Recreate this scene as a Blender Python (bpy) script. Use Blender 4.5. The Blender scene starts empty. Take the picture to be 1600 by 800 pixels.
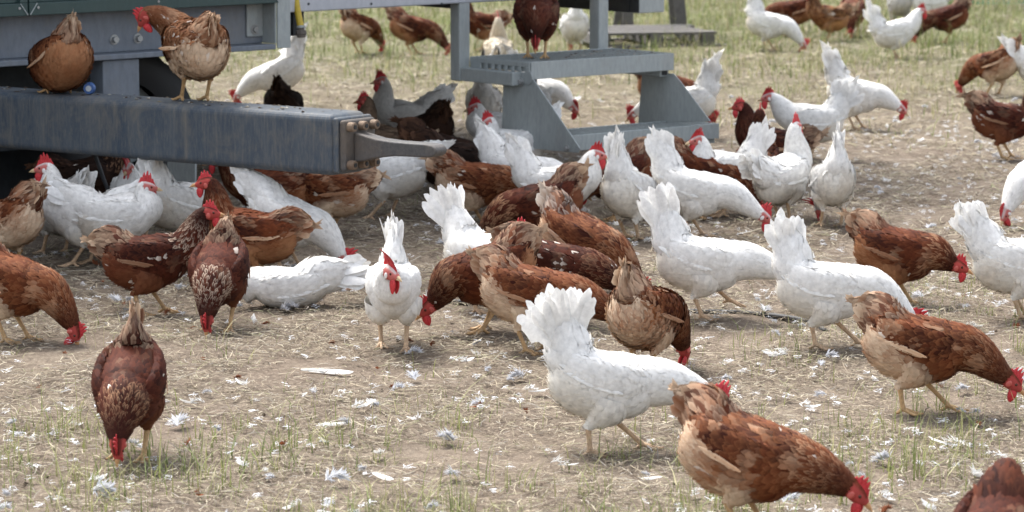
import bpy, math, random
import numpy as np
from mathutils import Vector, Matrix
R = math.radians
random.seed(7); rng = np.random.default_rng(7)
sc = bpy.context.scene
COL = sc.collection

# ------------------------------------------------------------------ camera
FPX = 5000.0                      # focal length in pixels of the 1600 px wide photograph
PITCH = math.atan(689.0 / FPX)
CAMH = 1.80
cam_d = bpy.data.cameras.new('camera'); cam = bpy.data.objects.new('camera', cam_d); COL.objects.link(cam)
cam.location = (0, 0, CAMH); cam.rotation_euler = (math.pi / 2 - PITCH, 0, 0)
cam_d.sensor_width = 36.0; cam_d.lens = FPX / 1600 * 36.0
cam_d.clip_start = 0.1; cam_d.clip_end = 3000
cam_d.dof.use_dof = True; cam_d.dof.focus_distance = 10.6; cam_d.dof.aperture_fstop = 7.0
sc.camera = cam

# ------------------------------------------------------------------ light
SUN_EL, SUN_AZ = R(58), R(322)     # azimuth clockwise from +Y
world = bpy.data.worlds.new('World'); sc.world = world; world.use_nodes = True
wn = world.node_tree; bg = wn.nodes['Background']
sky = wn.nodes.new('ShaderNodeTexSky'); sky.sky_type = 'NISHITA'; sky.sun_disc = False
sky.sun_elevation = SUN_EL; sky.sun_rotation = SUN_AZ
sky.air_density = 1.0; sky.dust_density = 3.5; sky.ozone_density = 1.0
hs_n = wn.nodes.new('ShaderNodeHueSaturation'); hs_n.inputs['Saturation'].default_value = .38   # thin overcast
wn.links.new(sky.outputs[0], hs_n.inputs['Color']); wn.links.new(hs_n.outputs[0], bg.inputs[0]); bg.inputs[1].default_value = 0.15
sun_d = bpy.data.lights.new('sun', 'SUN'); sun_d.energy = 2.0; sun_d.angle = R(22); sun_d.color = (1.0, 0.965, 0.91)
sun = bpy.data.objects.new('sun', sun_d); COL.objects.link(sun); sun.location = (0, 0, 30)
sdir = Vector((math.sin(SUN_AZ) * math.cos(SUN_EL), math.cos(SUN_AZ) * math.cos(SUN_EL), math.sin(SUN_EL)))
sun.rotation_euler = (-sdir).to_track_quat('-Z', 'Y').to_euler()
sc.view_settings.view_transform = 'Standard'; sc.view_settings.look = 'None'
sc.view_settings.exposure = 1.5; sc.view_settings.gamma = 1.0
sc.view_settings.use_curve_mapping = False

# ------------------------------------------------------------------ placing by sight lines
_f = np.array([0, math.cos(PITCH), -math.sin(PITCH)]); _u = np.array([0, math.sin(PITCH), math.cos(PITCH)])
def ray(px, py):
    return np.array([(px - 800) / FPX, 0, 0]) - _u * ((py - 400) / FPX) + _f
def G(px, py, z=0.0):
    d = ray(px, py); t = (z - CAMH) / d[2]
    return np.array([0, 0, CAMH]) + d * t
def on_plane(px, py, P, n):
    d = ray(px, py); o = np.array([0, 0, CAMH]); t = np.dot(np.asarray(P) - o, n) / np.dot(d, n)
    return o + d * t

# ------------------------------------------------------------------ object helpers
def props(o, label=None, cat=None, group=None, kind=None):
    if label: o['label'] = label
    if cat: o['category'] = cat
    if group: o['group'] = group
    if kind: o['kind'] = kind
    return o
def empty(name, loc, rz=0.0, scale=1.0):
    o = bpy.data.objects.new(name, None); COL.objects.link(o)
    o.location = loc; o.rotation_euler = (0, 0, rz); o.scale = (scale,) * 3
    o.empty_display_size = 0.1
    return o
def link(name, mesh, parent=None):
    o = bpy.data.objects.new(name, mesh); COL.objects.link(o)
    if parent is not None: o.parent = parent
    return o

class MB:
    """collects vertices, faces, tints and normals; builds ONE mesh"""
    def __init__(s): s.V=[]; s.F=[]; s.C=[]; s.N=[]; s.M=[]; s.n=0
    def add(s, V, faces, col=(1,1,1), nrm=None, mat=0):
        V = np.asarray(V, float).reshape(-1, 3); k = len(V)
        c = np.asarray(col, float)
        c = np.broadcast_to(c, (k, 3)) if c.ndim == 1 else c.reshape(-1, 3)
        for f in faces:
            f = np.asarray(f, int)
            if len(f): s.F.append(f + s.n); s.M.append(np.full(len(f), mat))
        s.V.append(V); s.C.append(c)
        s.N.append(np.zeros((k, 3)) if nrm is None else np.asarray(nrm, float).reshape(-1, 3))
        s.n += k
    def build(s, name, mats, parent=None, smooth=True, custom=False):
        V = np.concatenate(s.V); Cc = np.concatenate(s.C)
        me = bpy.data.meshes.new(name)
        me.vertices.add(len(V)); me.vertices.foreach_set('co', V.astype(np.float32).ravel())
        tot = np.concatenate([np.full(len(f), f.shape[1]) for f in s.F])
        idx = np.concatenate([f.ravel() for f in s.F]); mi = np.concatenate(s.M)
        me.loops.add(len(idx)); me.loops.foreach_set('vertex_index', idx.astype(np.int32))
        me.polygons.add(len(tot))
        st = np.concatenate([[0], np.cumsum(tot)[:-1]])
        me.polygons.foreach_set('loop_start', st.astype(np.int32)); me.polygons.foreach_set('loop_total', tot.astype(np.int32))
        me.polygons.foreach_set('material_index', mi.astype(np.int32))
        me.polygons.foreach_set('use_smooth', np.full(len(tot), bool(smooth)))
        a = me.attributes.new('tint', 'FLOAT_COLOR', 'POINT')
        a.data.foreach_set('color', np.c_[Cc, np.ones(len(Cc))].astype(np.float32).ravel())
        me.update(calc_edges=True); me.validate()
        for m in (mats if isinstance(mats, (list, tuple)) else [mats]): me.materials.append(m)
        if custom:
            N = np.concatenate(s.N); l = np.linalg.norm(N, axis=1)
            N = N / np.maximum(l, 1e-9)[:, None]
            me.normals_split_custom_set_from_vertices(N.tolist())
        return link(name, me, parent)

# ------------------------------------------------------------------ materials
def nmat(name):
    m = bpy.data.materials.new(name); m.use_nodes = True
    nt = m.node_tree; b = nt.nodes['Principled BSDF']
    return m, nt, b
def nd(nt, t, **kw):
    n = nt.nodes.new(t)
    for k, v in kw.items():
        if k in n.inputs: n.inputs[k].default_value = v
        else: setattr(n, k, v)
    return n
def mix(nt, fac, a, b, mode='MIX'):
    n = nt.nodes.new('ShaderNodeMix'); n.data_type = 'RGBA'; n.blend_type = mode
    for sock, val in ((n.inputs[0], fac), (n.inputs[6], a), (n.inputs[7], b)):
        if hasattr(val, 'is_linked') or hasattr(val, 'links'): nt.links.new(val, sock)
        else: sock.default_value = val if not isinstance(val, tuple) else (*val, 1)[:4]
    return n.outputs[2]
def ramp(nt, src, stops):
    n = nt.nodes.new('ShaderNodeValToRGB'); e = n.color_ramp.elements
    while len(e) < len(stops): e.new(0.5)
    for k, (p, c) in zip(e, stops): k.position = p; k.color = (*c, 1) if len(c) == 3 else c
    nt.links.new(src, n.inputs[0]); return n.outputs[0]
def noise(nt, scale, detail=4, rough=.6, coord=None, dist=0):
    n = nd(nt, 'ShaderNodeTexNoise'); n.inputs['Scale'].default_value = scale
    n.inputs['Detail'].default_value = detail; n.inputs['Roughness'].default_value = rough
    n.inputs['Distortion'].default_value = dist
    if coord is not None: nt.links.new(coord, n.inputs['Vector'])
    return n.outputs[0]
def objcoord(nt, scale=(1,1,1)):
    t = nd(nt, 'ShaderNodeTexCoord'); m = nd(nt, 'ShaderNodeMapping'); m.inputs['Scale'].default_value = scale
    nt.links.new(t.outputs['Object'], m.inputs[0]); return m.outputs[0]
def bump(nt, b, h, strength=.3, dist=.01):
    n = nd(nt, 'ShaderNodeBump'); n.inputs['Strength'].default_value = strength; n.inputs['Distance'].default_value = dist
    nt.links.new(h, n.inputs['Height']); nt.links.new(n.outputs[0], b.inputs['Normal'])

def tint_mat(name, rough=.8, spec=.15, var=.25, scale=60, transl=0.0, sheen=0.0, sss=0.0):
    m, nt, b = nmat(name)
    a = nd(nt, 'ShaderNodeAttribute'); a.attribute_name = 'tint'
    nz = noise(nt, scale, 3, .6, objcoord(nt))
    v = ramp(nt, nz, [(0.25, (1-var,)*3), (0.75, (1+var*.35,)*3)])
    c = mix(nt, 1.0, a.outputs['Color'], v, 'MULTIPLY')
    nt.links.new(c, b.inputs['Base Color'])
    b.inputs['Roughness'].default_value = rough; b.inputs['Specular IOR Level'].default_value = spec
    if sheen: b.inputs['Sheen Weight'].default_value = sheen; b.inputs['Sheen Roughness'].default_value = .5
    if transl:
        t = nd(nt, 'ShaderNodeBsdfTranslucent'); nt.links.new(c, t.inputs[0])
        ms = nd(nt, 'ShaderNodeMixShader'); ms.inputs[0].default_value = transl
        out = nt.nodes['Material Output']
        nt.links.new(b.outputs[0], ms.inputs[1]); nt.links.new(t.outputs[0], ms.inputs[2]); nt.links.new(ms.outputs[0], out.inputs[0])
    return m
M_FEATHER = tint_mat('feather', .75, .12, .22, 55, transl=.12)
M_LEG = tint_mat('scaly_leg', .6, .3, .35, 140)
M_RED, nt, b = nmat('comb_skin')
nz = noise(nt, 220, 3, .6, objcoord(nt))
nt.links.new(ramp(nt, nz, [(.3, (.36,.016,.022)), (.7, (.58,.045,.050))]), b.inputs['Base Color'])
b.inputs['Roughness'].default_value = .5; b.inputs['Specular IOR Level'].default_value = .35
bump(nt, b, nz, .5, .002)
M_REDTINT = tint_mat('face_skin', .6, .3, .3, 260)
M_BEAK = tint_mat('beak_horn', .4, .4, .2, 100)
M_EYE, nt, b = nmat('eye'); b.inputs['Base Color'].default_value = (.06,.015,.006,1); b.inputs['Roughness'].default_value = .12

# ------------------------------------------------------------------ surfaces of hens
def crom(A, sub):
    A = np.asarray(A, float); n = len(A)
    E = np.vstack([2*A[0]-A[1], A, 2*A[-1]-A[-2]]); t = (np.arange(sub)/sub)[:, None]
    out = []
    for i in range(n-1):
        p0, p1, p2, p3 = E[i], E[i+1], E[i+2], E[i+3]
        out.append(.5*((2*p1) + (-p0+p2)*t + (2*p0-5*p1+4*p2-p3)*t**2 + (-p0+3*p1-3*p2+p3)*t**3))
    return np.vstack(out + [A[-1:]])
def unit(v): return v / np.maximum(np.linalg.norm(v, axis=-1, keepdims=True), 1e-9)
class Surf:
    def __init__(s, ctrl, side, sub=4, nv=24):
        """ctrl: x,y,z,w,hu,hd per station (rear to front, feathers flow to the rear); side: lateral vector(s)"""
        A = np.asarray(ctrl, float); S = np.broadcast_to(np.asarray(side, float), (len(A), 3))
        D = crom(np.hstack([A, S]), sub); C, Rr, S = D[:, :3], np.maximum(D[:, 3:6], .0015), D[:, 6:9]
        T = unit(np.gradient(C, axis=0)); S = unit(S - (S*T).sum(1, keepdims=True)*T); U = np.cross(T, S)
        ph = np.arange(nv)/nv*2*np.pi; c, n = np.cos(ph), np.sin(ph)
        hh = np.where(n[None] > 0, Rr[:, 1:2], Rr[:, 2:3])
        s.P = C[:, None] + S[:, None]*(Rr[:, :1]*c[None])[..., None] + U[:, None]*(hh*n[None])[..., None]
        s.du = np.gradient(s.P, axis=0)
        s.dv = (np.roll(s.P, -1, 1) - np.roll(s.P, 1, 1))/2
        s.N = unit(np.cross(s.dv, s.du)); s.nu, s.nv = s.P.shape[:2]; s.C = C; s.n_ctrl = len(A); s.sub = sub
    def samp(s, A, u, v):
        uc = np.clip(u, 0, s.nu-1.001); i = uc.astype(int); f = (uc-i)[:, None]
        v = np.mod(v, s.nv); j = v.astype(int) % s.nv; g = (v-np.floor(v))[:, None]; j1 = (j+1) % s.nv
        return (A[i, j]*(1-f)+A[i+1, j]*f)*(1-g) + (A[i, j1]*(1-f)+A[i+1, j1]*f)*g
    def pos(s, u, v):
        p = s.samp(s.P, u, v); ex = np.minimum(u, 0)[:, None]
        return p + ex*s.samp(s.du, np.zeros_like(u)+.5, v)
    def skin(s, mb, colf, mat=0, nrm=True):
        V = s.P.reshape(-1, 3); i, j = np.meshgrid(np.arange(s.nu-1), np.arange(s.nv), indexing='ij')
        a = i*s.nv+j; b_ = i*s.nv+(j+1) % s.nv
        F = np.stack([a, b_, b_+s.nv, a+s.nv], -1).reshape(-1, 4)
        uu = np.repeat(np.arange(s.nu), s.nv).astype(float); vv = np.tile(np.arange(s.nv), s.nu).astype(float)
        mb.add(V, [F], colf(V, uu, vv), s.N.reshape(-1, 3), mat)
    def pick(s, n, dens, rs):
        """n spots spread over the surface, density per station (and optional per angle)"""
        ar = np.linalg.norm(np.cross(s.du, s.dv), axis=-1)*dens
        cs = np.cumsum(ar.ravel()); k = np.searchsorted(cs, (np.arange(n)+rs.random(n))/n*cs[-1])
        k = np.minimum(k, ar.size-1)
        return k//s.nv + rs.random(n) - .5, k % s.nv + rs.random(n) - .5
PROF = np.array([.55, 1.0, .92])
def feathers(mb, s, u, v, L, Wd, lift, rs, colf, ang=.12, blend=.65, mat=0, base=.001, fine=True):
    """shingled contour feathers on a surface"""
    TS = (0, .4, .75, 1.0) if fine else (0, .5, 1.0); K = len(TS)-1; PR = PROF if fine else np.array([.6, 1.0])
    n = len(u)
    sp = np.linalg.norm(s.samp(s.du, u, v), axis=1); sv = np.linalg.norm(s.samp(s.dv, u, v), axis=1)
    a = rs.normal(0, ang, n)
    rows = []; nrm = []
    for t in TS:
        uu = u - L*t*np.cos(a)/np.maximum(sp, .006); vv = v + L*t*np.sin(a)/np.maximum(sv, 2e-3)
        N = s.samp(s.N, uu, vv); P = s.pos(uu, vv) + N*(base + lift*t**1.4)[:, None]
        rows.append(P); nrm.append(N)
    rows = np.array(rows); nrm = np.array(nrm)
    flow = unit(np.gradient(rows, axis=0)); side = unit(np.cross(nrm, flow))
    fn = unit(np.cross(flow, side))
    m_ = K*3+1; V = np.zeros((n, m_, 3)); NN = np.zeros((n, m_, 3))
    for r in range(K):
        w = (Wd*PR[r]/2*(rs.uniform(.75,1.25,n) if r else 1))[:, None]
        for q, sg in enumerate((-1, 0, 1)):
            V[:, r*3+q] = rows[r] + side[r]*w*sg - nrm[r]*(w*.22*abs(sg))
            NN[:, r*3+q] = unit(nrm[r]*blend + unit(fn[r] + side[r]*sg*.35)*(1-blend))
    V[:, -1] = rows[K]; NN[:, -1] = unit(nrm[K]*blend + fn[K]*(1-blend))
    tv = np.array([0,0,0,.4,.4,.4,.8,.75,.8,1.0]); ev = np.array([1,0,1,1,0,1,1,0,1,1.])
    Cc = colf(rows[0], u, v, tv, ev)
    if not fine: Cc = Cc[:, [0,1,2,6,4,8,9]]
    b0 = np.arange(n)[:, None]*m_
    q = np.array([[0,3,4,1],[1,4,5,2],[3,6,7,4],[4,7,8,5]]) if fine else np.array([[0,3,4,1],[1,4,5,2]]); t3 = np.array([[6,9,7],[7,9,8]]) if fine else np.array([[3,6,4],[4,6,5]])
    F4 = (b0[:, :, None] + q[None]).reshape(-1, 4); F3 = (b0[:, :, None] + t3[None]).reshape(-1, 3)
    mb.add(V, [F4, F3], Cc, NN, mat)
BP = [(0,.25),(.12,.55),(.3,.8),(.5,.95),(.68,1.0),(.84,.88),(.94,.58),(1.0,.14)]
def blade(root, d, nrm, L, Wd, curl, colf, cup=.18, twist=0, jag=0.0, rs=None):
    """one long quill feather as verts, faces, colours, normals"""
    d = unit(np.asarray(d, float)); nrm = np.asarray(nrm, float); nrm = unit(nrm - np.dot(nrm, d)*d)
    V = []; C = []; N = []; 
    for t, w in BP:
        c = np.asarray(root) + d*(L*t*(1-.12*abs(curl)*t)) + nrm*(curl*L*t*t)
        n = unit(nrm - d*(2*curl*t)); sd = np.cross(d, n)
        sd = sd*math.cos(twist*t) + n*math.sin(twist*t)
        hw = Wd*w/2
        for sg in (-1, 0, 1):
            j = 0 if rs is None or sg == 0 else rs.normal(0, jag)
            V.append(c + sd*hw*sg*(1+j) - n*hw*cup*abs(sg) + d*(((-.12 if Wd > .03 else -.5)+(0 if rs is None else rs.normal(0,.35)*jag*4))*hw*abs(sg) if t > .4 else 0)); N.append(unit(n + sd*sg*.3)); C.append(colf(t, abs(sg)))
    k = len(BP); F = []
    for r in range(k-1):
        for q in (0, 1):
            a = r*3+q; F.append((a, a+1, a+4, a+3))
    return np.array(V), [np.array(F)], np.array(C), np.array(N)
# ------------------------------------------------------------------ the hen
def sm(x, a, b):
    t = np.clip((x-a)/(b-a), 0, 1); return t*t*(3-2*t)
def lerp(a, b, t): return a + (b-a)*t
WHITE = dict(main=(.89,.88,.855), dark=(.76,.74,.70), pale=(.90,.89,.87), belly=(.84,.80,.72), quill=(.88,.875,.85), tipq=(.90,.895,.88), flecks=0, scallop=.05, leg=(.55,.38,.24), comb=1.12, lobe=(.75,.72,.70))
BROWN = dict(main=(.088,.021,.009), dark=(.027,.007,.005), pale=(.21,.066,.026), belly=(.40,.20,.10), quill=(.36,.16,.07), tipq=(.66,.49,.34), flecks=.0025, scallop=.55, cream=.28, leg=(.52,.33,.16), comb=.80, lobe=(.50,.10,.08))
def palette(kind, **kw):
    p = dict(WHITE if kind == 'white' else BROWN); p['kind'] = kind; p.update(kw)
    for k in ('main','dark','pale','belly','quill','tipq','leg','lobe'): p[k] = np.array(p[k], float)
    return p
POSES = {   # torso tilt, hip height, head centre (x, y, z), head pitch, head yaw
  'stand': dict(tilt=8, hz=.216, head=(.165,0,.395), hp=-8, hy=0),
  'alert': dict(tilt=14, hz=.216, head=(.135,0,.435), hp=-6, hy=0),
  'walk':  dict(tilt=2, hz=.216, head=(.225,0,.33), hp=-14, hy=0),
  'forage':dict(tilt=-9, hz=.212, head=(.285,0,.13), hp=-42, hy=0),
  'peck':  dict(tilt=-17, hz=.212, head=(.255,0,.045), hp=-62, hy=0),
  'sit':   dict(tilt=4, hz=.10, head=(.16,0,.27), hp=-8, hy=0),
  'lie':   dict(tilt=0, hz=.088, head=(.20,0,.10), hp=-25, hy=0),
}
HENS = []
def make_hen(label, pos, heading, pal, pose='peck', lod=1.0, scale=1.0, tail=None, fan=None, splay=None, tlen=None, seed=None,
             feet=((.02, 0), (-.02, 0)), roll=0, legs=True, puff=1.0, wing_drop=0, neck_yaw=0, group=None, hackle=.5, cat='hen', **ov):
    q = dict(POSES[pose]); q.update(ov)
    rs = np.random.default_rng(seed if seed is not None else len(HENS)*13+5)
    white = pal['kind'] == 'white'
    tl = R(q['tilt']); ct, st = math.cos(tl), math.sin(tl); cr, sr = math.cos(R(roll)), math.sin(R(roll))
    hz = q['hz']; fine = lod > .8
    def tor(p):           # torso frame -> hen frame
        p = np.asarray(p, float); y = p[..., 1]*cr - p[..., 2]*sr; z = p[..., 1]*sr + p[..., 2]*cr
        return np.stack([p[..., 0]*ct - z*st, y, p[..., 0]*st + z*ct + hz], -1)
    def untor(p):
        x = p[..., 0]; z = p[..., 2]-hz; return np.stack([x*ct+z*st, p[..., 1], -x*st+z*ct], -1)
    def tord(v): return tor(v) - tor(np.zeros(3))
    root = empty('hen', pos, R(heading), scale)
    props(root, label, cat, group or ('white hens in the flock' if white else 'brown hens in the flock'))
    root['style'] = 0
    # ---------- spine
    X = [-.172,-.158,-.135,-.10,-.06,-.02,.02,.058,.088]
    Z = [.042,.036,.026,.012,0,-.004,-.002,.006,.016]
    Wd = np.array([.014,.044,.070,.086,.094,.097,.095,.087,.072])*puff
    HU = np.array([.014,.036,.052,.066,.075,.080,.083,.079,.069])*(.5+.5*puff)
    HD = np.array([.016,.060,.096,.114,.118,.114,.106,.094,.076])*(.4+.6*puff)*q.get('flat', 1)
    tp = tor(np.c_[X, np.zeros(9), Z])
    ctrl = [list(tp[i]) + [Wd[i], HU[i], HD[i]] for i in range(9)]; sides = [list(tord((0,1,0)))]*9
    hp, hy = R(q['hp']), R(q['hy'])
    d = np.array([math.cos(hp)*math.cos(hy), math.cos(hp)*math.sin(hy), math.sin(hp)]); hs = np.array([-math.sin(hy), math.cos(hy), 0.]); hup = np.cross(d, hs)
    Hc = np.array(q['head'], float)
    P0 = tp[8]; T0 = unit(tord((1,0,.25))); P3 = Hc - d*.024
    Ln = np.linalg.norm(P3-P0); T3 = unit(.75*unit(P3-P0) + .5*d)
    P1, P2 = P0+T0*Ln*.33, P3-T3*Ln*.33
    sd0 = tord((0,1,0))
    for t, w, hu, hd in ((.20,.066,.065,.070),(.42,.056,.056,.061),(.66,.043,.043,.047),(.86,.032,.032,.034)):
        p = (1-t)**3*P0 + 3*(1-t)**2*t*P1 + 3*(1-t)*t*t*P2 + t**3*P3
        ctrl.append(list(p)+[w, hu, hd]); sides.append(list(unit(lerp(sd0, hs, t))))
    nneck = len(ctrl)
    for off, w, hu, hd in ((-.024,.0235,.025,.026),(-.006,.0205,.0235,.024),(.010,.0165,.0195,.0195),(.022,.0115,.0125,.0125),(.030,.007,.0075,.0075),(.034,.001,.001,.001)):
        ctrl.append(list(Hc+d*off)+[w, hu, hd]); sides.append(list(hs))
    S = Surf(ctrl, sides, 4, 28)
    u_neck, u_head = 8*4, (nneck)*4
    ph = rs.random(6)*6.28
    def patch(p):
        x, y, z = p[..., 0]*22, p[..., 1]*22, p[..., 2]*22
        return .5+.25*(np.sin(x*1.3+y+ph[0])*np.sin(z*1.1-x*.6+ph[1]) + np.sin(y*1.7+z*.8+ph[2])*np.sin(x*.9+ph[3]))
    def region(P, neck):
        t = untor(P); b = sm(-t[:, 0]*5.2 - t[:, 2]*9.0, .10, 1.05)
        rump = sm(-t[:, 0], .10, .175)*.7
        return np.clip(np.maximum(b, rump*.8), 0, 1)*(1-neck)
    def basec(P, neck, n):
        b = region(P, neck)[:, None]; k = patch(P)[:, None]; r = rs.random((n, 1))
        if white: return lerp(lerp(pal['dark'], pal['main'], np.clip(.35+.7*r+.7*(k-.5), 0, 1)), lerp(pal['belly'], np.array([.60,.50,.38]), np.clip(k*1.5-.75, 0, .6)), b*.8), b, r
        c = lerp(pal['dark'], pal['main'], np.clip((k-.5)*2.2+.15+.8*r, 0, 1))
        c = lerp(c, pal['pale'], np.clip(r*1.6-1.15, 0, 1)*.6)
        c = lerp(c, np.array([.56,.36,.23]), sm(patch(P*1.45+.21)[:, None]+.10*(r-.5), .66, .80)*pal.get('mottle', .45)*(.4+.6*rs.random((n, 1))))
        c = lerp(c, lerp(pal['pale'], pal['belly'], np.clip((k-.5)*1.7+pal.get('cream',.28)+.5*r+.5*(b-.6), 0, 1)), np.clip(b*1.25, 0, 1))
        return c, b, r
    def cf(P, u, v, tv, ev):
        n = len(P); neck = sm(u, u_neck-2, u_neck+6)
        c, b, r = basec(P, neck, n)
        fl = (rs.random((n, 1)) < pal['flecks']*(1-.6*neck[:, None]))
        edge = (tv[None, :]*.6 + ev[None, :]*.4)
        out = np.repeat(c[:, None], 10, 1)
        hk = (neck*sm(u, u_neck+1, u_neck+7)*(1-sm(u, u_head-7, u_head)))[:, None, None]
        am = pal['scallop']*(.35+.9*rs.random((n, 1, 1)))*edge[..., None]*(1-.4*b[:, None]) 
        out = lerp(out, pal['pale'], np.clip(am, 0, 1))
        if not white:
            hsel = (rs.random((n, 1, 1)) < .55)*hackle*(.4+.6*rs.random((n, 1, 1)))
            out = lerp(out, np.array([.66,.52,.40]) if hackle >= 1 else np.array([.46,.26,.15]), np.clip(hk*hsel*ev[None, :, None]*sm(tv, .2, .6)[None, :, None]*1.3, 0, .9))
            out = lerp(out, pal['dark'], (sm(u, u_head-10, u_head-3)*.55)[:, None, None])  # upper neck darker: short feathers, plus shading put into the colour
        out = np.where(fl[..., None], lerp(out, np.array([.74,.66,.58]), .35+.6*tv[None, :, None]), out)
        return out
    mb = MB()
    red = np.array([.50,.05,.05])
    def skinc(V, u, v):
        c, b, r = basec(V, sm(u, u_neck-2, u_neck+6), len(V)); c = c*.85
        f = sm(u, u_head-2, u_head+1)[:, None]
        h = v/28*2*np.pi; top = sm(np.sin(h), .55, .9)[:, None]*(1-sm(u, u_head+10, u_head+13))[:, None]
        c = lerp(c, np.array([.56,.16,.14]) if white else np.array([.42,.07,.06]), f*(1-.8*top))
        return c
    S.skin(mb, skinc, 0)
    # ---------- contour feathers
    uu = np.arange(S.nu)
    LT = np.interp(uu, [0, 12, u_neck, u_neck+8, u_head-8, u_head], [.036,.032,.030,.032,.020,.009])
    WT = np.interp(uu, [0, 12, u_neck, u_neck+8, u_head-8, u_head], [.024,.021,.019,.0095,.007,.007])
    LF = np.interp(uu, [0, 12, u_neck, u_head-4, u_head], [.010,.006,.0045,.003,.0015])
    dens = 1/(LT*WT); dens[int(u_head)+1:] = 0; dens[:1] *= .4
    n = int(2000*lod)
    k = lod**-.5
    u, v = S.pick(n, dens[:, None]*np.ones((1, S.nv)), rs)
    o = np.argsort(u); u, v = u[o], v[o]
    g = lambda A: np.interp(u, uu, A)
    rl = rs.uniform(.8, 1.25, n); tq = untor(S.pos(u, v)); bel = region(S.pos(u, v), sm(u, u_neck-2, u_neck+6))
    feathers(mb, S, u, v, g(LT)*rl*k*(1+.25*bel), g(WT)*k*rs.uniform(.85, 1.2, n), g(LF)*(.65 if white else 1)*rs.uniform(.4, 1.5, n)*(1+.5*bel), rs, cf, ang=.14, blend=.70 if white else .55, fine=fine)
    nd_ = int(620*lod); u5, v5 = S.pick(nd_*3, np.where(uu < u_neck-4, 1., .02)[:, None]*np.ones((1, S.nv)), rs)
    kp = region(S.pos(u5, v5), np.zeros(len(u5))) > .35+.5*rs.random(len(u5)); u5, v5 = u5[kp][:nd_], v5[kp][:nd_]
    if len(u5): feathers(mb, S, u5, v5, rs.uniform(.018,.034, len(u5)), rs.uniform(.003,.006, len(u5))*k, rs.uniform(.006,.015, len(u5)), rs, cf, ang=.45, blend=.85, fine=fine)
    # ---------- legs
    if legs:
        for sg, (fx, fz) in zip((1, -1), feet):
            hip = tor((-.015, sg*.043, -.045)); foot = np.array([fx, sg*.042, .006+fz]); hock = np.array([fx*.55-.035+hip[0]*.3, sg*.046, .088+fz*.8])
            th = [list(lerp(hock, hip, t)+np.array([.012*math.sin(t*3.1), 0, 0]))+[w, w*1.25, w*1.25] for t, w in ((0,.009),(.10,.014),(.28,.030),(.6,.050),(1,.056))]
            Sx = Surf(th, (0,1,0), 4, 14); Sx.skin(mb, lambda V, a, b_: basec(V, np.zeros(len(V)), len(V))[0]*.9, 0)
            nn = int(150*lod); u2, v2 = Sx.pick(nn, np.linspace(2.2, .8, Sx.nu)[:, None]*np.ones((1, 14)), rs)
            def cth(P, u, v, tv, ev):
                c, b, r = basec(P, np.zeros(len(P)), len(P)); return np.repeat(lerp(c, pal['belly'], .35)[:, None], 10, 1)
            feathers(mb, Sx, u2, v2, rs.uniform(.018,.032, nn)*k, rs.uniform(.014,.02, nn)*k, rs.uniform(.001,.005, nn), rs, cth, ang=.2, blend=.7, fine=fine)
            lc = pal['leg']
            def tube(pts, rad, mat=1):
                T = Surf([list(p)+[r_, r_, r_] for p, r_ in zip(pts, rad)], (0,1,.01), 2, 8)
                T.skin(mb, lambda V, a, b_: np.repeat(lc[None], len(V), 0)*(.8+.35*rs.random((len(V), 1))), mat)
            ank = foot + np.array([-.004, 0, .012])
            tube([lerp(hock, ank, t) for t in (0-.1, .2, .5, .8, 1.0)], [.0095,.0082,.0072,.0074,.0088])
            for a, L_ in ((-28,.052),(2,.062),(30,.05),(172,.026)):
                ca, sa = math.cos(R(a)), math.sin(R(a)); cl = fz > .01
                pts = [ank + np.array([ca*L_*t, sa*L_*t, (-.010 if not cl else -.4*L_*t)*min(1, t*2.5)+ (.003*math.sin(t*6) if not cl else 0)]) for t in (0,.3,.55,.8,1.0)]
                tube(pts, [.0075,.0058,.0052,.0042,.0018])
    body = mb.build('body', [M_FEATHER, M_LEG, M_REDTINT], root, custom=True)
    # ---------- wings
    for sg in (1, -1):
        wb = MB(); wd = wing_drop
        st_ = [(-.168,.034,.040-wd,.004,.010,.010),(-.135,.058,.032-wd*.8,.010,.026,.028),(-.095,.074,.022-wd*.5,.015,.038,.044),(-.045,.082,.016-wd*.2,.018,.045,.052),(.005,.083,.014,.018,.046,.052),(.05,.074,.018,.016,.040,.044),(.082,.058,.024,.010,.024,.028),(.096,.046,.026,.003,.006,.006)]
        pts = [list(tor((x, sg*y*puff, z)))+[w, a, b_] for x, y, z, w, a, b_ in st_]
        Sw = Surf(pts, tord((0,1,0)), 4, 20)
        def wc(P, rr, kq):
            n = len(P); kk = patch(P*1.4)[:, None]; r = rs.random((n, 1))
            if white: return lerp(pal['dark'], pal['main'], np.clip(.5+.5*r, 0, 1))
            c = lerp(pal['dark'], pal['main'], np.clip((kk-.5)*2.0+.05+.75*r, 0, 1))
            return lerp(c, np.array([.56,.36,.23]), sm(patch(P*1.3+.37)[:, None]+.12*(r-.5), .68, .80)*pal.get('mottle', .45)*(.4+.6*rs.random((n, 1))))
        Sw.skin(wb, lambda V, a, b_: wc(V, 0, 0)*.85, 0)
        m = int(360*lod); dn = np.ones((Sw.nu, Sw.nv)); hv = np.cos(np.arange(Sw.nv)/Sw.nv*2*np.pi)*sg
        dn *= np.where(hv > -.35, 1, .05)[None]
        u3, v3 = Sw.pick(m, dn, rs); o = np.argsort(u3); u3, v3 = u3[o], v3[o]
        Lw = np.interp(u3, [0, 10, Sw.nu], [.046,.038,.021]); Ww = np.interp(u3, [0, 10, Sw.nu], [.021,.019,.014])
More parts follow.
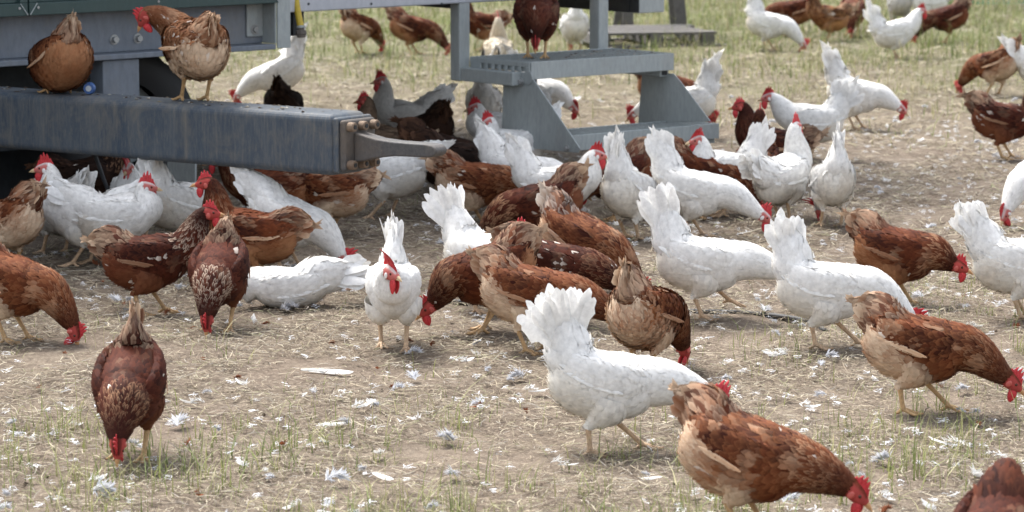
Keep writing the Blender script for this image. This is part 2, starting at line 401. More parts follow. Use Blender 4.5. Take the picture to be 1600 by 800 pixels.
        def cw(P, u, v, tv, ev):
            c = wc(P, 0, 0); out = np.repeat(c[:, None], 10, 1); edge = tv[None]*.6+ev[None]*.4
            out = lerp(out, pal['pale'], np.clip(pal['scallop']*1.1*rs.random((len(P), 1, 1))*edge[..., None], 0, 1))
            fl = rs.random((len(P), 1, 1)) < pal['flecks']*1.3
            return np.where(fl, lerp(out, np.array([.74,.66,.58]), .3+.6*tv[None, :, None]), out)
        feathers(wb, Sw, u3, v3, Lw*k, Ww*k, rs.uniform(.002,.007, m), rs, cw, ang=.1, blend=.66 if white else .5, fine=fine)
        nf = 6; streak = 1.0 if rs.random() < .5 else .35
        for i in range(nf):          # flight feathers showing along the lower edge
            t = i/(nf-1); rt = tor((.015-.075*t, sg*((.106 if white else .114)*puff-.012*t), -.018-.030*t*(1-t)-.008*i/nf-wd*.3+.012*t))
            tip = tor((-.125-.065*t+.02*rs.random(), sg*(.096-.040*t)*puff, -.004+.026*t-wd+rs.normal(0,.004)))
            dv_ = tip-rt; pale = ((.45+.5*rs.random()) if i in (0, 1, 2) else .35*rs.random())*streak
            def qc(tt, e, pale=pale):
                if white: return pal['quill']*(.96+.06*e)
                return lerp(lerp(pal['main'], pal['quill'], .2+.8*pale), pal['tipq'], np.clip(.1+e*.4+tt*.5, 0, 1)*pale)
            V, F, C_, N = blade(rt, dv_, tord((0, sg, .25)), np.linalg.norm(dv_), (.018 if white else .0155), -.03, qc, cup=.2, rs=rs, jag=.08)
            wb.add(V, F, C_, N)
        wb.build('wing', [M_FEATHER], root, custom=True)
    # ---------- tail
    ta = R((tail if white or pose == 'sit' else tail*.72) if tail is not None else (50 if white else 20)); fan_ = R((fan if white else min(fan, 30)) if fan is not None else (15 if white else 20)); sp_ = R(splay if splay is not None else 13)
    TL = tlen if tlen is not None else (.145 if white else .072)
    td = np.array([-math.cos(ta), 0, math.sin(ta)]); tu = np.array([math.sin(ta), 0, math.cos(ta)]); tr = np.array([-.135, 0, .042])
    tb = MB(); cs = 1.0 if white else .92
    st_ = [(.135,.004,.030),(.105,.013,.052),(.068,.030,.066),(.034,.046,.068),(0,.060,.065),(-.035,.070,.052),(-.07,.060,.028)]
    if white: st_ = [(.150,.005,.020),(.118,.014,.038),(.078,.030,.054),(.038,.048,.067),(0,.064,.070),(-.04,.076,.056),(-.075,.068,.030)]
    pts = []
    for a, w, h in st_:
        bl = min(1, max(0, -a)/.06); p = tr + td*a*cs*(1-bl)*(1 if white else .72) + np.array([1,0,0])*(-a)*cs*bl*1.2
        pts.append(list(tor(p))+[w*puff**.5, h, h])
    St = Surf(pts, tord((0,1,0)), 4, 18)
    def tcol(P, n, u=None):
        r = rs.random((n, 1)); kk = patch(P)[:, None]
        if white: return lerp(pal['dark'], pal['main'], np.clip(.4+.6*r, 0, 1))
        c = lerp(lerp(pal['dark'], pal['main'], np.clip(kk*1.2, 0, 1)), pal['pale'], np.clip(r*.8-.3+(0 if u is None else .35*(1-u[:, None]/St.nu)), 0, 1)); return lerp(c, pal['tipq'], np.clip(kk*.8-1.05+.35*r+(0 if u is None else (1-u[:, None]/St.nu)*1.05), 0, .8))
    St.skin(tb, lambda V, a, b_: tcol(V, len(V), a)*.85)
    m = int((300 if white else 330)*lod); u4, v4 = St.pick(m, np.ones((St.nu, St.nv)), rs); o = np.argsort(u4); u4, v4 = u4[o], v4[o]
    def ct_(P, u, v, tv, ev):
        out = np.repeat(tcol(P, len(P), u)[:, None], 10, 1); e = tv[None]*.6+ev[None]*.4
        return lerp(out, pal['tipq'], np.clip((.1 if white else .35)*e[..., None]*rs.random((len(P), 1, 1))*1.5, 0, 1))
    feathers(tb, St, u4, v4, np.interp(u4, [0, St.nu], [.060,.040])*k, (rs.uniform(.02,.03, m) if white else rs.uniform(.012,.02, m))*k, rs.uniform(.003,.010, m), rs, ct_, ang=.16, blend=.6, fine=fine)
    tail_o = tb.build('tail', [M_FEATHER], root, custom=True)
    nq = (16 if fan_ < .9 else 24) if white else 10
    for i in range(nq):
        f = (i//2)/(nq/2-1); sg = 1 if i % 2 else -1
        a = ta + fan_*(f-.45) + rs.normal(0, .05); y = sp_*(1.1-.75*f)*sg + rs.normal(0, .05)
        dv_ = np.array([-math.cos(a)*math.cos(y), math.sin(y), math.sin(a)*math.cos(y)])
        rt = tr + td*.035 + tu*(.024*(f-.5))*2 + np.array([0, sg*.010*(1.2-f), 0])
        nn = np.array([math.sin(ta)*.35, sg*1.0, math.cos(ta)*.35])
        L_ = TL*(.82+.25*math.sin(f*2.6+.3))*rs.uniform(.93, 1.05); pl = rs.random()
        def qc(tt, e, pl=pl):
            if white: return lerp(pal['quill'], pal['tipq'], tt)*(.95+.05*e)
            return lerp(lerp(pal['main'], pal['quill'], .15+.5*pl), pal['tipq'], np.clip(tt*.95*(.1+1.0*pl)+e*.25-.15, 0, 1))
        qb = MB(); V, F, C_, N = blade(tor(rt), tord(dv_), tord(nn), L_, (.038 if white else .034)*rs.uniform(.8, 1.15), rs.normal(-.02, .05), qc, cup=.16, twist=rs.normal(0, .25), rs=rs, jag=.16)
        qb.add(V, F, C_, N); qb.build('tail_feather', [M_FEATHER], tail_o, custom=False)
    # ---------- comb, wattles, lobes, beak, eyes
    cz = pal['comb']; cb = MB(); nx, nz_ = 23, 5; V = []
    flop = (ov.get('flop') if ov.get('flop') is not None else rs.normal(0, .45)) if white else rs.normal(0, .12)
    for side_ in (1, -1):
        for i in range(nx):
            f = i/(nx-1); xx = .026 - f*.060*(.75+.3*cz)
            env = math.sin(math.pi*min(1, f*1.02+.02))**.55*.038*cz*(1.0+.25*math.sin(f*3)); tooth = .42+.58*abs(math.sin(f*math.pi*5.0+.2))**.8
            hgt = env*(tooth if f < .9 else .6)
            for j in range(nz_):
                g_ = j/(nz_-1); z = -.004+hgt*g_; th = .0042*(1-.72*g_)*(.4+.6*math.sin(math.pi*min(max(f,.06),.94)))
                bz = .020 - .30*max(0, xx-.008)
                V.append(Hc + d*(xx - .012*g_*cz) + hup*(bz+z) + hs*(side_*th + flop*z*z*26*cz))
    F = []
    for s_ in range(2):
        for i in range(nx-1):
            for j in range(nz_-1):
                a = s_*nx*nz_+i*nz_+j; f = (a, a+1, a+nz_+1, a+nz_); F.append(f if s_ else f[::-1])
    o2 = nx*nz_
    for i in range(nx-1): a = i*nz_+nz_-1; F.append((a, a+nz_, a+nz_+o2, a+o2))
    cb.add(V, [np.array(F)]); cb.build('comb', [M_RED], root)
    def ball(name, c, ax, rad, mat, col=(1,1,1), nu=7, nv=10, pinch=0):
        b_ = MB(); th = np.linspace(.02, math.pi-.02, nu); V = []
        for t in th:
            for k_ in range(nv):
                p = k_/nv*2*math.pi; w = math.sin(t)*(1-pinch*math.cos(t)*.5)
                V.append(np.asarray(c)+ax[0]*rad[0]*w*math.cos(p)+ax[1]*rad[1]*w*math.sin(p)+ax[2]*rad[2]*math.cos(t))
        F = [(i*nv+j, (i+1)*nv+j, (i+1)*nv+(j+1) % nv, i*nv+(j+1) % nv) for i in range(nu-1) for j in range(nv)]
        b_.add(V, [np.array(F), ], col); return b_.build(name, [mat], root)
    dn_ = unit(-hup*.8 + np.array([0,0,-.7])*(1 if hp > -.9 else .4) + d*.1)
    for sg in (1, -1):
        ws = .72+.50*cz; c = Hc + d*.014 - hup*.016 + hs*sg*.008 + dn_*.013*ws
        wx = unit(np.cross(dn_, hs))
        ball('wattle', c, (wx, hs, dn_), (.0118*ws, .0042, .0185*ws), M_RED, pinch=.6)
        ball('earlobe', Hc - d*.012 - hup*.006 + hs*sg*.0205, (d, hs, hup), (.0085, .0035, .0115), M_BEAK, pal['lobe'])
        ball('eye', Hc + d*.006 + hup*.006 + hs*sg*.0165, (d, hs, hup), (.0050, .0028, .0050), M_EYE, nu=5, nv=8)
    bb = MB(); bc = np.array([.62,.46,.27]) if white else np.array([.50,.27,.12])
    for sgn, L_, h, dz in ((1,.028,.0068,.0015),(-1,.021,.0045,-.0045)):
        T = Surf([list(Hc+d*(.024+L_*t)+hup*(dz-.006*t*t*(1 if sgn > 0 else .2)))+[w*1.0, w*h/.0068, w*h/.0068] for t, w in ((0,.0075),(.35,.0062),(.7,.0038),(1.0,.0008))], hs, 3, 8)
        T.skin(bb, lambda V, a, b_: np.repeat(bc[None], len(V), 0)*(.85+.3*rs.random((len(V), 1))))
    bb.build('beak', [M_BEAK], root)
    HENS.append(root)
    return root
# ------------------------------------------------------------------ hard-surface materials and helpers
def metal_mat(name, base, dark, dirt, rough=.5, metallic=.35, streak=(6,6,1.2), dirt_amt=.5, bmp=.25):
    m, nt, b = nmat(name); oc = objcoord(nt, streak); oc2 = objcoord(nt)
    n1 = noise(nt, 9, 6, .7, oc); n2 = noise(nt, 3.2, 5, .65, oc2); n3 = noise(nt, 90, 3, .6, oc2)
    c = mix(nt, ramp(nt, n1, [(.3,(0,0,0)),(.7,(1,1,1))]), base, dark)
    c = mix(nt, ramp(nt, n2, [(.62-.25*dirt_amt,(0,0,0)),(.85,(.8,.8,.8))]), c, dirt)
    c = mix(nt, ramp(nt, n3, [(.60,(0,0,0)),(.72,(.55*dirt_amt,)*3)]), c, dirt)
    nt.links.new(c, b.inputs['Base Color'])
    nt.links.new(ramp(nt, n2, [(.3,(rough-.1,)*3),(.7,(min(1,rough+.25),)*3)]), b.inputs['Roughness'])
    b.inputs['Metallic'].default_value = metallic
    bump(nt, b, n3, bmp, .002); return m
M_BAR, nt, b = nmat('worn_blue_paint'); oc = objcoord(nt, (55,55,3.2)); oc2 = objcoord(nt); oc3 = objcoord(nt, (9,9,1.6))
n1 = noise(nt, 1.0, 6, .72, oc); n2 = noise(nt, 1.0, 5, .7, oc3, .4); n3 = noise(nt, 1.0, 6, .78, objcoord(nt, (95,95,22))); n4 = noise(nt, 260, 3, .6, oc2)
c = mix(nt, ramp(nt, n2, [(.35,(0,0,0)),(.65,(1,1,1))]), (.040,.060,.088), (.080,.098,.118))
c = mix(nt, ramp(nt, n1, [(.52,(0,0,0)),(.74,(.6,.6,.6))]), c, (.20,.185,.155))
c = mix(nt, ramp(nt, n3, [(.48,(0,0,0)),(.70,(.5,.5,.5))]), c, (.20,.185,.155))
n5 = noise(nt, 5.5, 6, .7, oc2, .8); c = mix(nt, ramp(nt, n5, [(.50,(0,0,0)),(.72,(.65,.65,.65))]), c, (.17,.155,.13))
c = mix(nt, ramp(nt, n4, [(.24,(.8,.8,.8)),(.36,(0,0,0))]), c, (.012,.018,.028))
nt.links.new(c, b.inputs['Base Color']); b.inputs['Roughness'].default_value = .62
bump(nt, b, mix(nt, .5, n3, n1), .6, .003)
M_FRAME = metal_mat('blue_grey_paint', (.165,.190,.225), (.12,.14,.17), (.24,.22,.19), .5, .1, (4,4,1.5), .35)
M_GALV = metal_mat('galvanised_steel', (.37,.405,.405), (.27,.30,.305), (.30,.285,.25), .5, .12, (7,7,2), .35)
M_BARS = metal_mat('grating_steel', (.20,.215,.215), (.13,.14,.14), (.20,.18,.15), .55, .2, (20,20,20), .5)
M_GALV2 = metal_mat('galvanised_rail', (.46,.48,.52), (.38,.40,.44), (.34,.33,.30), .5, .3, (5,5,2), .25)
M_GREEN = metal_mat('green_panel_paint', (.030,.062,.060), (.022,.048,.046), (.10,.13,.12), .42, .0, (5,5,1), .25, .1)
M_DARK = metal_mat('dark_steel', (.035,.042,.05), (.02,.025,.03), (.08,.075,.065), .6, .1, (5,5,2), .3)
M_HITCH = metal_mat('rusty_cast_iron', (.115,.11,.105), (.06,.06,.065), (.19,.145,.105), .65, .2, (8,8,5), .75, .7)
M_BOLT = metal_mat('zinc_bolt', (.42,.43,.43), (.30,.31,.31), (.26,.21,.16), .45, .6, (20,20,20), .3)
M_RBOLT = metal_mat('rusty_bolt', (.24,.17,.12), (.14,.095,.065), (.33,.26,.19), .65, .3, (30,30,30), .5, .5)
M_RUBBER, nt, b = nmat('rubber'); b.inputs['Base Color'].default_value = (.018,.019,.021,1); b.inputs['Roughness'].default_value = .65
M_YEL = tint_mat('yellow_hose', .45, .4, .25, 90)
M_WOOD = metal_mat('weathered_wood', (.125,.115,.105), (.075,.07,.065), (.20,.18,.155), .85, 0, (3,3,3), .4, .6)
M_BLUE = tint_mat('blue_plastic', .4, .5, .1, 60)
def bev(o, w=.003, seg=2):
    m = o.modifiers.new('bevel', 'BEVEL'); m.width = w; m.segments = seg; m.limit_method = 'ANGLE'; m.angle_limit = R(35)
    m.harden_normals = False
    return o
BOXF = np.array([[0,3,2,1],[4,5,6,7],[0,1,5,4],[1,2,6,5],[2,3,7,6],[3,0,4,7]])
class Frame:
    """right-handed local frame: O origin, a along, b outward, c up"""
    def __init__(s, O, ang, tilt=0):
        s.O = np.asarray(O, float); s.a = np.array([math.cos(R(ang)), math.sin(R(ang)), 0]); s.c = np.array([0,0,1.])
        s.b = np.cross(s.c, s.a)           # points away from the camera for small angles
    def p(s, x, y, z): return s.O + s.a*x + s.b*y + s.c*z
    def box(s, mb, x, y, z, col=(1,1,1), mat=0):
        V = [s.p(x[i], y[j], z[k]) for k in (0,1) for i, j in ((0,0),(1,0),(1,1),(0,1))]
        mb.add(V, [BOXF], col, None, mat)
    def loc(s, P):
        d = np.asarray(P)-s.O; return np.array([d@s.a, d@s.b, d@s.c])
def prism(mb, pts, vec, col=(1,1,1)):
    pts = np.asarray(pts, float); n = len(pts); vec = np.asarray(vec, float)
    nrm = np.zeros(3)
    for i in range(1, n-1): nrm += np.cross(pts[i]-pts[0], pts[i+1]-pts[0])
    if np.dot(nrm, vec) > 0: pts = pts[::-1]
    i = np.arange(n)
    mb.add(np.vstack([pts, pts+vec]), [i[None], (i[::-1]+n)[None], np.stack([(i+1) % n, i, i+n, (i+1) % n+n], -1)], col)
def cyl(mb, c, ax, r, L, n=12, r2=None, col=(1,1,1), rot=0):
    ax = unit(np.asarray(ax, float)); t = np.array([0,0,1.]) if abs(ax[2]) < .9 else np.array([1.,0,0]); e = unit(np.cross(t, ax)); f = np.cross(ax, e)
    r2 = r if r2 is None else r2; a = np.arange(n)/n*2*np.pi+rot
    q = np.cos(a)[:, None]*e+np.sin(a)[:, None]*f; V = np.vstack([np.asarray(c)+q*r, np.asarray(c)+ax*L+q*r2]); i = np.arange(n)
    mb.add(V, [np.stack([i, (i+1) % n, (i+1) % n+n, i+n], -1), i[::-1][None], (i+n)[None]], col)
def pipe(name, pts, r, mat, parent=None, col=(1,1,1), n=10, sub=6):
    P = crom(np.asarray(pts, float), sub); T = unit(np.gradient(P, axis=0)); s_ = unit(np.cross(T, [0.02,.01,1.])); u_ = np.cross(s_, T)
    a = np.arange(n)/n*2*np.pi; V = P[:, None]+(s_[:, None]*np.cos(a)[None, :, None]+u_[:, None]*np.sin(a)[None, :, None])*r
    k = len(P); i, j = np.meshgrid(np.arange(k-1), np.arange(n), indexing='ij'); q = i*n+j; q2 = i*n+(j+1) % n
    mb = MB(); mb.add(V.reshape(-1, 3), [np.stack([q, q2, q2+n, q+n], -1).reshape(-1, 4)[:, ::-1], np.arange(n)[None], (np.arange(n)[::-1]+(k-1)*n)[None]], col)
    return mb.build(name, [mat], parent)
def hexbolt(name, c, ax, r, parent, mat, L=.012, washer=True):
    mb = MB()
    if washer: cyl(mb, c, ax, r*1.5, .004, 18)
    cyl(mb, np.asarray(c)+unit(np.asarray(ax))*.004, ax, r, L, 6, rot=random.random())
    return bev(mb.build(name, [mat], parent, smooth=False), .0015, 1)

# ------------------------------------------------------------------ mobile hen house (its underside and draw bar are what the photo shows)
coop = empty('mobile_coop', (0, 0, 0)); props(coop, 'green and grey mobile hen house on a steel chassis with blue draw bar', 'trailer')
Pc = np.array([-2.2096, 13.792, .722]); CH_A = 43.5
FC = Frame((Pc[0], Pc[1], 0), CH_A); nC = FC.b
def cp(px, py, off=0.0):          # sight line on the chassis face -> local (x along, z up)
    l = FC.loc(on_plane(px, py, FC.O+FC.b*off, FC.b)); return l[0], l[2]
xe, z_end_top = cp(453, 4); x_l = -3.2
zb = .722
x_post0 = cp(432, 40)[0]
mb = MB(); FC.box(mb, (x_l, x_post0-.002), (.100,.112), (zb+.0255, 1.05)); bev(mb.build('beam_web', [M_FRAME], coop, smooth=False))
mb = MB(); FC.box(mb, (x_l, x_post0-.002), (.0,.113), (zb, zb+.025)); bev(mb.build('beam_flange', [M_FRAME], coop, smooth=False), .004)
mb = MB(); FC.box(mb, (x_post0-.006, x_post0+.004), (.003,.0995), (zb+.0265, 1.02)); FC.box(mb, (x_post0+.0045, xe), (-.004,.006), (zb+.004, 1.02)); bev(mb.build('corner_post', [M_GALV], coop, smooth=False))
x0, z0 = cp(386, 58, .09); x1, _ = cp(411, 30, .09)
mb = MB(); FC.box(mb, (x0, x1), (.088,.0995), (z0, 1.02)); bev(mb.build('mounting_plate', [M_GALV], coop, smooth=False), .006, 3)
bx, bz = cp(398, 46, .088); hexbolt('bolt', FC.p(bx, .088, bz), -FC.b, .016, coop, M_BOLT)
for px, py in ((178, 62), (215, 60), (-60, 66)):
    bx, bz = cp(px, py, .100); hexbolt('bolt', FC.p(bx, .100, bz), -FC.b, .016, coop, M_BOLT, .018)
# end wall beam going back from the corner
mb = MB(); FC.box(mb, (xe-.16, xe-.008), (.114, 2.6), (zb+.03, 1.0)); bev(mb.build('cross_beam', [M_FRAME], coop, smooth=False))
# green panels with folded rims
zg = cp(0, 27, -.03)[1]; xs = cp(45, 20, -.03)[0]; xg1 = cp(436, 3, -.03)[0]
for xa, xb in ((x_l, xs-.004), (xs+.004, xg1)):
    mb = MB()
    FC.box(mb, (xa, xb), (-.012, .055), (zg+.056, 3.0))
    FC.box(mb, (xa, xb), (-.03, .055), (zg, zg+.055)); 
    FC.box(mb, (xa, xa+.04), (-.03, -.0125), (zg+.0555, 3.0)); FC.box(mb, (xb-.04, xb), (-.03, -.0125), (zg+.0555, 3.0))
    pn = bev(mb.build('wall_panel', [M_GREEN], coop, smooth=False), .003)
    for xq in (xa+.045, xb-.045, (xa+xb)/2, xa+(xb-xa)*.78):
        s_ = MB(); cyl(s_, FC.p(xq, -.030, zg+.034), -FC.b, .006, .004, 10); s_.build('screw', [M_BOLT], pn, smooth=False)
    for xq, sg in ((xa+.04, 1), (xb-.04, -1)):   # mitred corner folds
        s_ = MB(); q0 = FC.p(xq-sg*.038, -.0315, zg+.004); q1 = FC.p(xq, -.0315, zg+.054); dirv = q1-q0; wv = unit(np.cross(dirv, FC.b))*.0022
        prism(s_, [q0-wv, q0+wv, q1+wv, q1-wv], -FC.b*.002); s_.build('corner_fold', [M_GALV], pn, smooth=False)
# body above the picture: floor, far wall, roof, end wall
mb = MB(); FC.box(mb, (x_l, 4.75), (.08, 3.7), (1.06, 1.12)); mb.build('floor', [M_DARK], coop, smooth=False)  # floor, cabin and roof carried further back to add shade beneath
mb = MB(); FC.box(mb, (x_l, 4.7), (.30, 3.6), (1.121, 3.0)); mb.build('cabin', [M_GREEN], coop, smooth=False)
mb = MB(); FC.box(mb, (x_l, 4.8), (-.1, 3.8), (3.001, 3.08)); mb.build('roof', [M_GALV], coop, smooth=False)
# long light rail to the right
xr0, zr = cp(457, 19.5, .02); 
mb = MB(); FC.box(mb, (xe+.003, 4.75), (.02, .05), (zr, zr+.16)); bev(mb.build('floor_rail', [M_GALV2], coop, smooth=False), .006)
for px in (482, 580, 690):
    bx, bz = cp(px, 6, .02); s_ = MB(); cyl(s_, FC.p(bx, .02, bz), -FC.b, .006, .003, 10); s_.build('rivet', [M_DARK], coop, smooth=False)
mb = MB(); x0, z0 = cp(456, 19, .06); x1, z1 = cp(474, 55, .06); FC.box(mb, (x0+.003, x1), (.055, .11), (z1, zr-.002)); mb.build('hose_bracket', [M_DARK], coop, smooth=False)
# draw bar
B0 = np.array([-2.1505, 13.4097, .652]); B1 = np.array([-.6948, 12.3653, .647]); ang = math.degrees(math.atan2(*(B1-B0)[[1,0]]))
FB = Frame((B1[0], B1[1], 0), ang); zt, zbot = .649, .408
Lb = 2.9
mb = MB(); FB.box(mb, (-Lb, 0), (0, .22), (zbot, zt)); bar = bev(mb.build('draw_bar', [M_BAR], coop, smooth=False), .030, 5)
mb = MB(); FB.box(mb, (-.004, .022), (-.0005, .2205), (zbot+.012, zt-.012)); bev(mb.build('end_plate', [M_BAR], coop, smooth=False), .010, 3)
# cast hitch: bolted plate with a tapered snout
def bp(px, py): 
    l = FB.loc(on_plane(px, py, FB.O, FB.b)); return l[0], l[2]
hz0, hz1 = .428, .628
mb = MB()
FB.box(mb, (.0225, .052), (.008, .205), (hz0, hz1)); hp_ = bev(mb.build('hitch_plate', [M_HITCH], coop, smooth=False), .012, 3)
mb = MB(); ol = [(.0525,.578),(.085,.572),(.16,.558),(.25,.553),(.40,.553),(.432,.549),(.448,.540),(.454,.527),(.448,.514),(.432,.505),(.40,.501),(.25,.497),(.16,.484),(.085,.466),(.0525,.462)]
prism(mb, [FB.p(x, .062, z) for x, z in ol], FB.b*.075); sn = bev(mb.build('hitch_snout', [M_HITCH], coop, smooth=False), .014, 4)
for row in (hz1-.026, hz0+.026):
    for yy in (.034, .105, .176):
        c = FB.p(.053, yy, row); s_ = MB(); cyl(s_, c, FB.a, .019, .030, 18, .018); o = bev(s_.build('hitch_bolt', [M_RBOLT], coop, smooth=False), .003, 2)
        s_ = MB(); cyl(s_, c+FB.a*.0302, FB.a, .0095, .003, 6); s_.build('socket_shade', [M_RUBBER], o, smooth=False)  # black stub stands for the shaded hollow in the bolt end
# hanger between draw bar and chassis, wheel behind
def bar_post(px0, px1, name, mat, yoff=.16, th=.10):
    P = on_plane(px0, 120, FB.O+FB.b*yoff, FB.b); Q = on_plane(px1, 120, FB.O+FB.b*yoff, FB.b)
    l0, l1 = FB.loc(P), FB.loc(Q); mb = MB(); FB.box(mb, (l0[0], l1[0]), (yoff, yoff+th), (zbot+.02, zb+.05)); return bev(mb.build(name, [mat], coop, smooth=False))
mb = MB(); FC.box(mb, (cp(161,120,.02)[0], cp(218,120,.02)[0]), (.02,.12), (.30, zb-.003)); bev(mb.build('hanger_post', [M_FRAME], coop, smooth=False), .005)
mb = MB(); FC.box(mb, (x_l, cp(150,300,.8)[0]), (.8,.83), (.015, zb+.05)); mb.build('shade_skirt', [M_DARK], coop, smooth=False)  # dark board added to black out the lit ground under the coop
W0 = G(186, 322); WR = .385
wc_ = np.array([W0[0], W0[1], WR]); wax = unit(np.array([math.cos(R(-62)), math.sin(R(-62)), 0]))
mb = MB(); prof = [(-.085,.20),(-.10,.24),(-.105,.30),(-.09,.345),(-.06,.36),(0,.363),(.06,.36),(.09,.345),(.105,.30),(.10,.24),(.085,.20)]
e_ = unit(np.cross([0,0,1.], wax)); f_ = np.array([0,0,1.]); na = 48; V = []
for k_ in range(na):
    a = k_/na*2*math.pi
    for y, r_ in prof: V.append(wc_ + wax*y + (e_*math.cos(a)+f_*math.sin(a))*(r_-(.010 if (k_ % 2 and abs(y) < .08) else 0)))
m_ = len(prof); F = [(i*m_+j, ((i+1) % na)*m_+j, ((i+1) % na)*m_+j+1, i*m_+j+1) for i in range(na) for j in range(m_-1)]
mb.add(V, [np.array(F)]); wheel = mb.build('wheel', [M_RUBBER], coop)
mb = MB(); cyl(mb, wc_-wax*.06, wax, .20, .05, 28); cyl(mb, wc_-wax*.01, wax, .07, .07, 20, .05); mb.build('rim', [M_GALV], wheel, smooth=False)
mb = MB(); FC.box(mb, (cp(222, 120)[0]-.5, cp(222,120)[0]+.10), (.45, .52), (.30, zb+.05)); bev(mb.build('axle_bracket', [M_DARK], coop, smooth=False))
mb = MB(); FC.box(mb, (x_l, 1.15), (2.2, 2.3), (.12, 1.05)); mb.build('shade_skirt', [M_DARK], coop, smooth=False)  # far dark board, added to close off the bright ground behind
mb = MB(); q0 = on_plane(262, 252, FB.O+FB.b*.8, FB.b); q1 = on_plane(306, 256, FB.O+FB.b*.8, FB.b); q2 = on_plane(304, 345, FB.O+FB.b*.8, FB.b); q3 = on_plane(262, 300, FB.O+FB.b*.8, FB.b)
prism(mb, [q0+[0,0,.2], q1+[0,0,.2], q2, q3], FB.b*.012); mb.build('mud_flap', [M_GALV], coop, smooth=False)
# veranda frame that carries the steps: two down posts with arms
A0 = np.array([.0923, 15.3679, .6234]); ST_A = 39.3
FS = Frame((A0[0], A0[1], 0), ST_A)          # a along the tread, -b towards the viewer
TW, TD, TZ = .926, .474, .6234
def sp(px, py, y):                            # sight line on the vertical plane at depth y of the steps frame
    l = FS.loc(on_plane(px, py, FS.O+FS.b*y, FS.b)); return l[0], l[2]
def spx(px, py, x):
    l = FS.loc(on_plane(px, py, FS.O+FS.a*x, FS.a)); return l[1], l[2]
steps = empty('entrance_steps', (A0[0], A0[1], 0)); props(steps, 'galvanised two-step entrance ladder with grating treads under the hen house', 'steps')
inv = Matrix.Translation((A0[0], A0[1], 0)).inverted()
def keep(o):                                  # built in world space, parented to the steps
    o.matrix_parent_inverse = inv; return o
for xx, nm in ((-.072, 0), (TW-.07, 1)):
    y0 = TD - .01 if nm == 0 else TD+.02
    mb = MB(); zlo = TZ-.118 if nm == 0 else TZ-.02
    FS.box(mb, (xx, xx+.066), (y0, y0+.075), (zlo, 1.0)); keep(bev(mb.build('post', [M_GALV], steps, smooth=False), .006, 2))
    mb = MB(); FS.box(mb, (xx+.004, xx+.062), (y0+.0755, y0+.75), (TZ+.235, TZ+.31)); keep(bev(mb.build('arm', [M_DARK], steps, smooth=False), .004, 2))
mb = MB(); FS.box(mb, (-.068, -.010), (.06, TD-.012), (TZ-.116, TZ-.052)); keep(bev(mb.build('support_arm', [M_GALV], steps, smooth=False), .004, 2))
mb = MB(); FS.box(mb, (TW-.065, TW-.008), (.03, TD+.018), (TZ-.118, TZ-.060)); keep(bev(mb.build('support_arm', [M_GALV], steps, smooth=False), .004, 2))
mb = MB(); FS.box(mb, (TW-.055, TW-.018), (.0285, .0297), (TZ-.110, TZ-.068)); keep(mb.build('opening_shade', [M_RUBBER], steps, smooth=False))  # black plate painted as the shaded hollow of the arm's end
def tread(x0, x1, y0, y1, z, hgt):
    mb = MB(); FS.box(mb, (x0, x1), (y0, y0+.006), (z-hgt, z)); FS.box(mb, (x0, x1), (y0+.0065, y0+.03), (z-hgt, z-hgt+.004)); FS.box(mb, (x0, x1), (y1-.006, y1), (z-.06, z)); 
    FS.box(mb, (x0+.001, x0+.007), (y0+.0065, y1-.0065), (z-.05, z)); FS.box(mb, (x1-.007, x1-.001), (y0+.0065, y1-.0065), (z-.05, z))
    t = keep(bev(mb.build('tread', [M_GALV], steps, smooth=False), .0025, 2))
    n = 22
    for k_ in range(n):
        x = x0+.02+(x1-x0-.04)*k_/(n-1); s_ = MB()
        FS.box(s_, (x-.005, x+.005), (y0+.0065, y1-.0065), (z-.032, z-.002)); o = s_.build('grating_bar', [M_GALV], t, smooth=False)
    nn = int((y1-y0)/.032)
    for k_ in range(1, nn):
        y = y0+(y1-y0)*k_/nn; s_ = MB(); FS.box(s_, (x0+.008, x1-.008), (y-.0025, y+.0025), (z-.020, z-.012)); s_.build('cross_rod', [M_BARS], t, smooth=False)
    return t
tread(0, TW, 0, TD, TZ, .085)
# lower tread
LZ, LY = .318, -.235
x_r, zz = sp(1124, 191, LY); 
x_l2 = sp(890, 212, LY)[0]
lx0, lz0 = x_l2, sp(890, 212, LY)[1]; LZ = lz0
tread(lx0+.012, x_r, LY, LY+.27, LZ, .075)
# pierced side plate of the upper tread
px_ = -.0065
mb = MB(); y_a, y_b = .0, TD-.015; nh = 7; hs0, hs1 = TZ-.052, TZ-.026
def sbox(y, z, x=(px_-.006, px_)): FS.box(mb, x, y, z)
sbox((y_a, y_b), (hs1, TZ-.003)); sbox((y_a, y_b-.03), (TZ-.088, hs0)); cur = y_a
pitch_ = (y_b-.07-y_a-.03)/nh
for k_ in range(nh):
    ya = y_a+.035+k_*pitch_; sbox((cur, ya), (hs0, hs1)); cur = ya+.028
sbox((cur, y_b-.01), (hs0, hs1))
keep(bev(mb.build('side_plate', [M_GALV], steps, smooth=False), .0015, 1))
for y, z in ((.30, TZ-.085), (.055, TZ-.098)):
    o = hexbolt('bolt', FS.p(px_-.0125, y, z), -FS.a, .014, steps, M_BOLT); keep(o)
